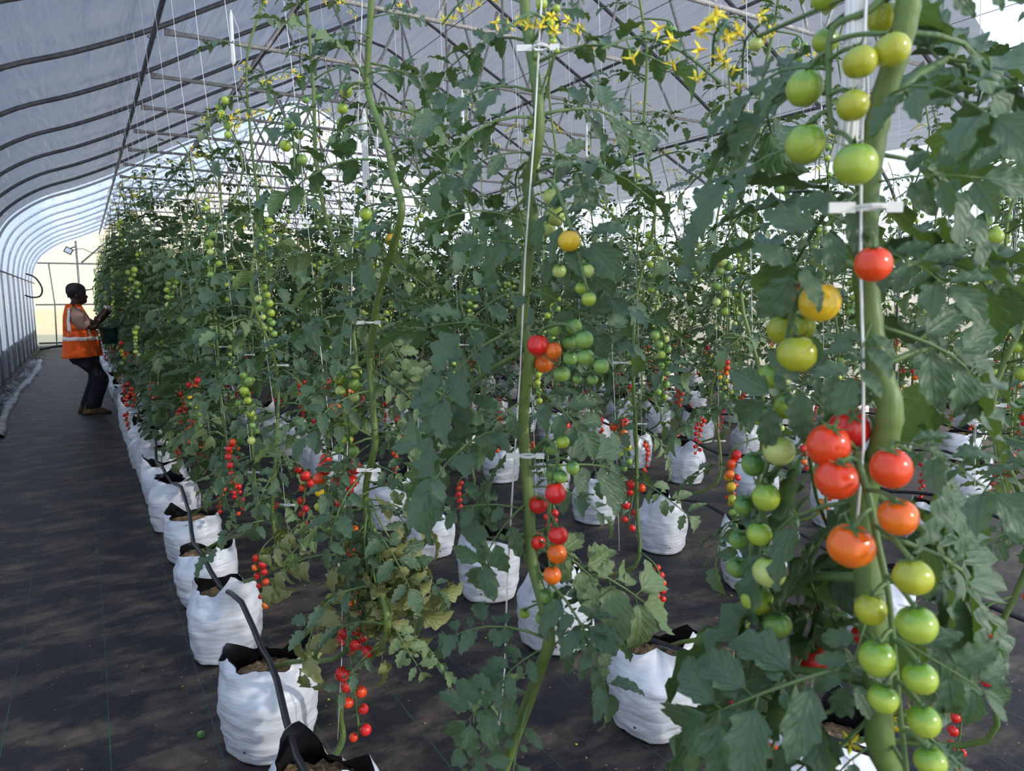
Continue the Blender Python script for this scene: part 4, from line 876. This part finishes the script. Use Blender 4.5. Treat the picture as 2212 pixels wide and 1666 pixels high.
for lo, hi in ((-9, 9), (9, 27)):   # front and back panels between the arm holes
    P = []
    for k, v in enumerate([VR[-1]]+up):
        w_ = [9, 7.4, 6.1, 5.9, 6.3, 7.2, 8.6][k]; cx = (lo+hi)/2; row = []
        for j in range(13):
            g = 2*PI*(cx-w_+2*w_*j/12)/n; row.append(V((v[0]+v[2]*math.cos(g), v[3]*math.sin(g), v[1])))
        P.append(row)
    mb.grid(P, 0)
vest = link('vest', mb.mesh('vest', M['vest']), man); so = vest.modifiers.new('solid', 'SOLIDIFY'); so.thickness = .006; so.offset = 1
mb = MB(); P = []
for z, a, b in ((.985, .208, .218), (1.01, .207, .217), (1.035, .204, .216)): P.append([V((-.088+a*math.cos(2*PI*j/n), b*math.sin(2*PI*j/n), z+.004*math.sin(j*1.3))) for j in range(n+1)])
mb.grid(P); bd = link('reflective_band', mb.mesh('reflective_band', M['band']), vest); so = bd.modifiers.new('solid', 'SOLIDIFY'); so.thickness = .004; so.offset = 1
for s in (-1, 1):
    for fb in (0, 1):
        mb = MB(); P = []
        for (x, z, a, b) in [(-.09, 1.03, .200, .213), (-.098, 1.12, .190, .212)]+[(q[0], q[1], q[2]+.009, q[3]+.008) for q in up[:5]]:
            row = []
            for dj in (-.13, 0, .13):
                g = (s*(.92 if z < 1.3 else 1.02)+dj) if fb == 0 else PI-s*(.92 if z < 1.3 else 1.02)+dj
                row.append(V((x+a*math.cos(g), b*math.sin(g), z)))
            P.append(row)
        mb.grid(P); sb_ = link('shoulder_band', mb.mesh('shoulder_band', M['band']), vest); so = sb_.modifiers.new('solid', 'SOLIDIFY'); so.thickness = .004
# trousers: bent knees, hips back
mb = MB(); loft(mb, [zsec(-.07, 0, .93, .165, .18), zsec(-.075, 0, .82, .18, .19), zsec(-.07, 0, .73, .175, .195), zsec(-.055, 0, .67, .15, .18)], 22)
for s, fx in ((-1, 0.02), (1, -.03)):
    loft(mb, [((-.065, s*.085, .76), (.13, 0, .02), (0, .10, 0)), ((-.03, s*.10, .68), (.125, 0, .02), (0, .098, 0)), ((.02, s*.105, .60), (.112, 0, .0), (0, .09, 0)), ((.075+fx*.5, s*.105, .52), (.102, 0, -.01), (0, .085, 0)), ((.08+fx, s*.105, .44), (.098, 0, -.0), (0, .08, 0)), ((.045+fx, s*.11, .34), (.098, 0, 0), (0, .078, 0)), ((.0+fx, s*.11, .22), (.095, 0, 0), (0, .077, 0)), ((-.03+fx, s*.11, .13), (.10, 0, 0), (0, .078, 0)), ((-.035+fx, s*.11, .085), (.098, 0, .01), (0, .075, 0))], 20)
tr = link('trousers', mb.mesh('trousers', M['trouser']), man); remesh(tr, .014, 4)
# boots
for s, fx in ((-1, .02), (1, -.03)):
    mb = MB(); bx = -.045+fx
    loft(mb, [((bx-.02, s*.11, .13), (.065, 0, 0), (0, .05, 0)), ((bx-.01, s*.11, .095), (.078, 0, 0), (0, .054, 0)), ((bx+.03, s*.11, .07), (.13, 0, -.012), (0, .056, 0)), ((bx+.05, s*.115, .035), (.165, 0, 0), (0, .057, 0)), ((bx+.05, s*.115, .018), (.165, 0, 0), (0, .056, 0))], 22, e=2.4)
    bo = link('boot', mb.mesh('boot', M['boot']), man)
    mb = MB(); loft(mb, [((bx+.05, s*.115, .022), (.172, 0, 0), (0, .062, 0)), ((bx+.05, s*.115, .001), (.168, 0, 0), (0, .058, 0))], 22, e=2.6); link('sole', mb.mesh('sole', M['sole']), bo)
# cap
mb = MB(); loft(mb, [((-.105, 0, 1.615), (.112, 0, .004), (0, .088, 0)), ((-.105, 0, 1.66), (.115, 0, .003), (0, .09, 0)), ((-.107, 0, 1.70), (.108, 0, .0), (0, .084, 0)), ((-.11, 0, 1.732), (.083, 0, 0), (0, .066, 0)), ((-.112, 0, 1.750), (.045, 0, 0), (0, .038, 0)), ((-.112, 0, 1.755), (.012, 0, 0), (0, .01, 0))], 24)
cap = link('cap', mb.mesh('cap', M['cap']), man, (0, 0, -.02))
mb = MB(); P = []
for i in range(7):
    t = i/6; xx = -.02+t*.115; hw = .078*math.sqrt(max(0, 1-(t*.93)**2.6)); P.append([V((xx, hw*u, 1.655+.022*t-.012*u*u*(1-.4*t))) for u in (-1, -.6, -.2, .2, .6, 1)])
mb.grid(P); br = link('brim', mb.mesh('brim', M['cap']), cap); so = br.modifiers.new('solid', 'SOLIDIFY'); so.thickness = .005
# bucket held in front of him
bk = empty('bucket', (WX+.235, WY-.10, .93), 'dark green plastic picking bucket at the waist of the worker', 'bucket')
mb = MB(); rs = []
for r_, z in ((.0, .004), (.085, .0), (.088, .005), (.108, .205), (.116, .206), (.116, .222), (.104, .222), (.10, .20), (.082, .012), (.0, .012)):
    rs.append([V((max(r_, .001)*math.cos(2*PI*j/24), max(r_, .001)*math.sin(2*PI*j/24), z)) for j in range(24)])
mb.rings(rs, 0, False); link('bucket_body', mb.mesh('bucket_body', M['green_plastic']), bk)
mb = MB(); mb.tube([(.112*math.cos(a*PI/8), -.112*math.sin(a*PI/8)*.55, .205-.05*math.sin(a*PI/8)) for a in range(9)], .003, 6); link('handle', mb.mesh('handle', M['steel']), bk)
mb = MB(); mb.tube([(-.10, 0, .21), (-.16, 0, .20), (-.15, .0, .10)], .006, 6); link('hook', mb.mesh('hook', M['steel_dark']), bk)

# ------------------------------------------------------------------ clutter by the left wall and far end
fl = empty('floodlight', (-.24, YF-.45, 3.15), 'small floodlight on the top of the far end wall', 'light')
mb = MB(); mb.box((0, 0, 0), (.24, .10, .20), 0, Matrix.Rotation(.5, 3, 'Y')); link('lamp_housing', mb.mesh('lamp_housing', M['lamp_body'], False), fl)
mb = MB(); mb.box((0, -.055, 0), (.18, .01, .14), 0, Matrix.Rotation(.5, 3, 'Y')); link('lamp_glass', mb.mesh('lamp_glass', M['lamp_glass'], False), fl)
mb = MB(); mb.tube(smooth_path([(.1, 0, 0), (.4, .1, .08), (.8, .15, -.05), (1.3, .1, .35), (1.5, .0, .5)], 5), .012, 5); mb.tube([(0, 0, .05), (.2, .2, .15)], .02, 6); link('cable', mb.mesh('cable', M['hose']), fl)
mb = MB(); mb.tube(smooth_path([(0, 0, .22), (.20, 0, .12), (.33, 0, -.15), (.28, 0, -.36), (.1, 0, -.40), (-.06, .0, -.34)], 6), .022, 8)
tag(link('hose_loop', mb.mesh('hose_loop', M['hose']), None, (-1.2, 22.8, 2.0)), 'thick black hose loop hanging off the left rail near the far end', 'hose')
mb = MB(); mb.tube(smooth_path([(-1.15, 25.6, .06), (-.7, 25.9, .12), (-.2, 25.7, .12), (.1, 25.3, .05), (-.3, 24.6, .04)], 6), .04, 8)
tag(link('floor_hose', mb.mesh('floor_hose', M['hose'])), 'black hose curved on the floor by the far end wall', 'hose')
# rolled edge of grey sheeting along the wall
mb = MB(); P = []; yy = 9.5
while yy < 21.5:
    row = []; f = (yy-9.5)/12; cx = -.93-.05*math.sin(yy*.6)-.06*f; ww = .065+.015*math.sin(yy*2.1)
    for j in range(9):
        g = PI*j/8; row.append(V((cx+ww*math.cos(g), yy, .002+(.05+.02*noise.noise(V((yy*3, j*.5, 0))))*math.sin(g)+.01*noise.noise(V((yy*7, j, 3)))*math.sin(g))))
    P.append(row); yy += .12
mb.grid(P); tag(link('rolled_sheet', mb.mesh('rolled_sheet', M['grey_sheet'])), 'long rolled edge of grey sheeting along the left side of the walkway', 'sheeting')
r = random.Random(77)
for k, (x, y, sx, sy) in enumerate(((-1.08, 13.2, .14, .45), (-1.1, 15.0, .13, .4), (-1.05, 17.4, .13, .4), (-1.08, 20.2, .13, .5))):
    mb = MB(); P = [[V(((i/9-.5)*2*sx, (j/11-.5)*2*sy, max(.003, (.16*math.sin(PI*i/9)*math.sin(PI*j/11))*.6*(1+1.1*noise.noise(V((i*.6, j*.6, k*5))))))) for j in range(12)] for i in range(10)]
    mb.grid(P); tag(link('crumpled_sheet', mb.mesh('crumpled_sheet', M['grey_sheet'], False), None, (x, y, 0)), 'crumpled grey plastic sheet at the foot of the left wall, %s from the camera' % ORD[k], 'sheeting', 'crumpled sheets')
mb = MB()
for k in range(1500):
    y = r.uniform(9, 27); x = XL+.08+abs(r.gauss(0, .16)); s = r.uniform(.01, .035); a = r.uniform(0, 6.28); d = V((math.cos(a), math.sin(a), r.uniform(-.2, .5)))*s; e = V((-math.sin(a), math.cos(a), r.uniform(-.2, .4)))*s*.5; c = V((x, y, .015+r.random()*.04*max(0, 1-(x-XL)/.4)))
    mb.add([c-d, c-e, c+d, c+e], [(0, 1, 2, 3)])
tag(link('leaf_litter', mb.mesh('leaf_litter', M['rubble'], False)), 'dry leaf litter along the foot of the left wall', 'leaf litter', None, 'stuff')
# fallen fruit and petals
for k, (px, py, c, rr) in enumerate(((434, 1587, 'green', .013), (1500, 1545, 'yellow', .0))):
    if rr:
        d = ray(px, py); p = CAM+d*(-(CAMH-rr)/d.z)
        tag(link('tomato', CHE[c][0], None, mat=Matrix.Translation(p) @ Matrix.Rotation(1.3, 4, 'X') @ Matrix.Scale(rr, 4)), 'small green fallen tomato on the black floor fabric by the bags', 'tomato')
mb = MB()
for k in range(420):
    x = r.uniform(.2, 6); y = r.uniform(1.5, 8); s = r.uniform(.003, .008); a = r.uniform(0, 6.28); c = V((x, y, .004)); d = V((math.cos(a), math.sin(a), 0))*s; e = V((-math.sin(a), math.cos(a), .3))*s*.5
    mb.add([c-d, c-e, c+d, c+e], [(0, 1, 2, 3)], r.choice((0, 0, 1)))
tag(link('fallen_petals', mb.mesh('fallen_petals', [M['dry'], M['petal']], False)), 'scattered yellow petals and dry flecks on the floor fabric', 'petals', None, 'stuff')
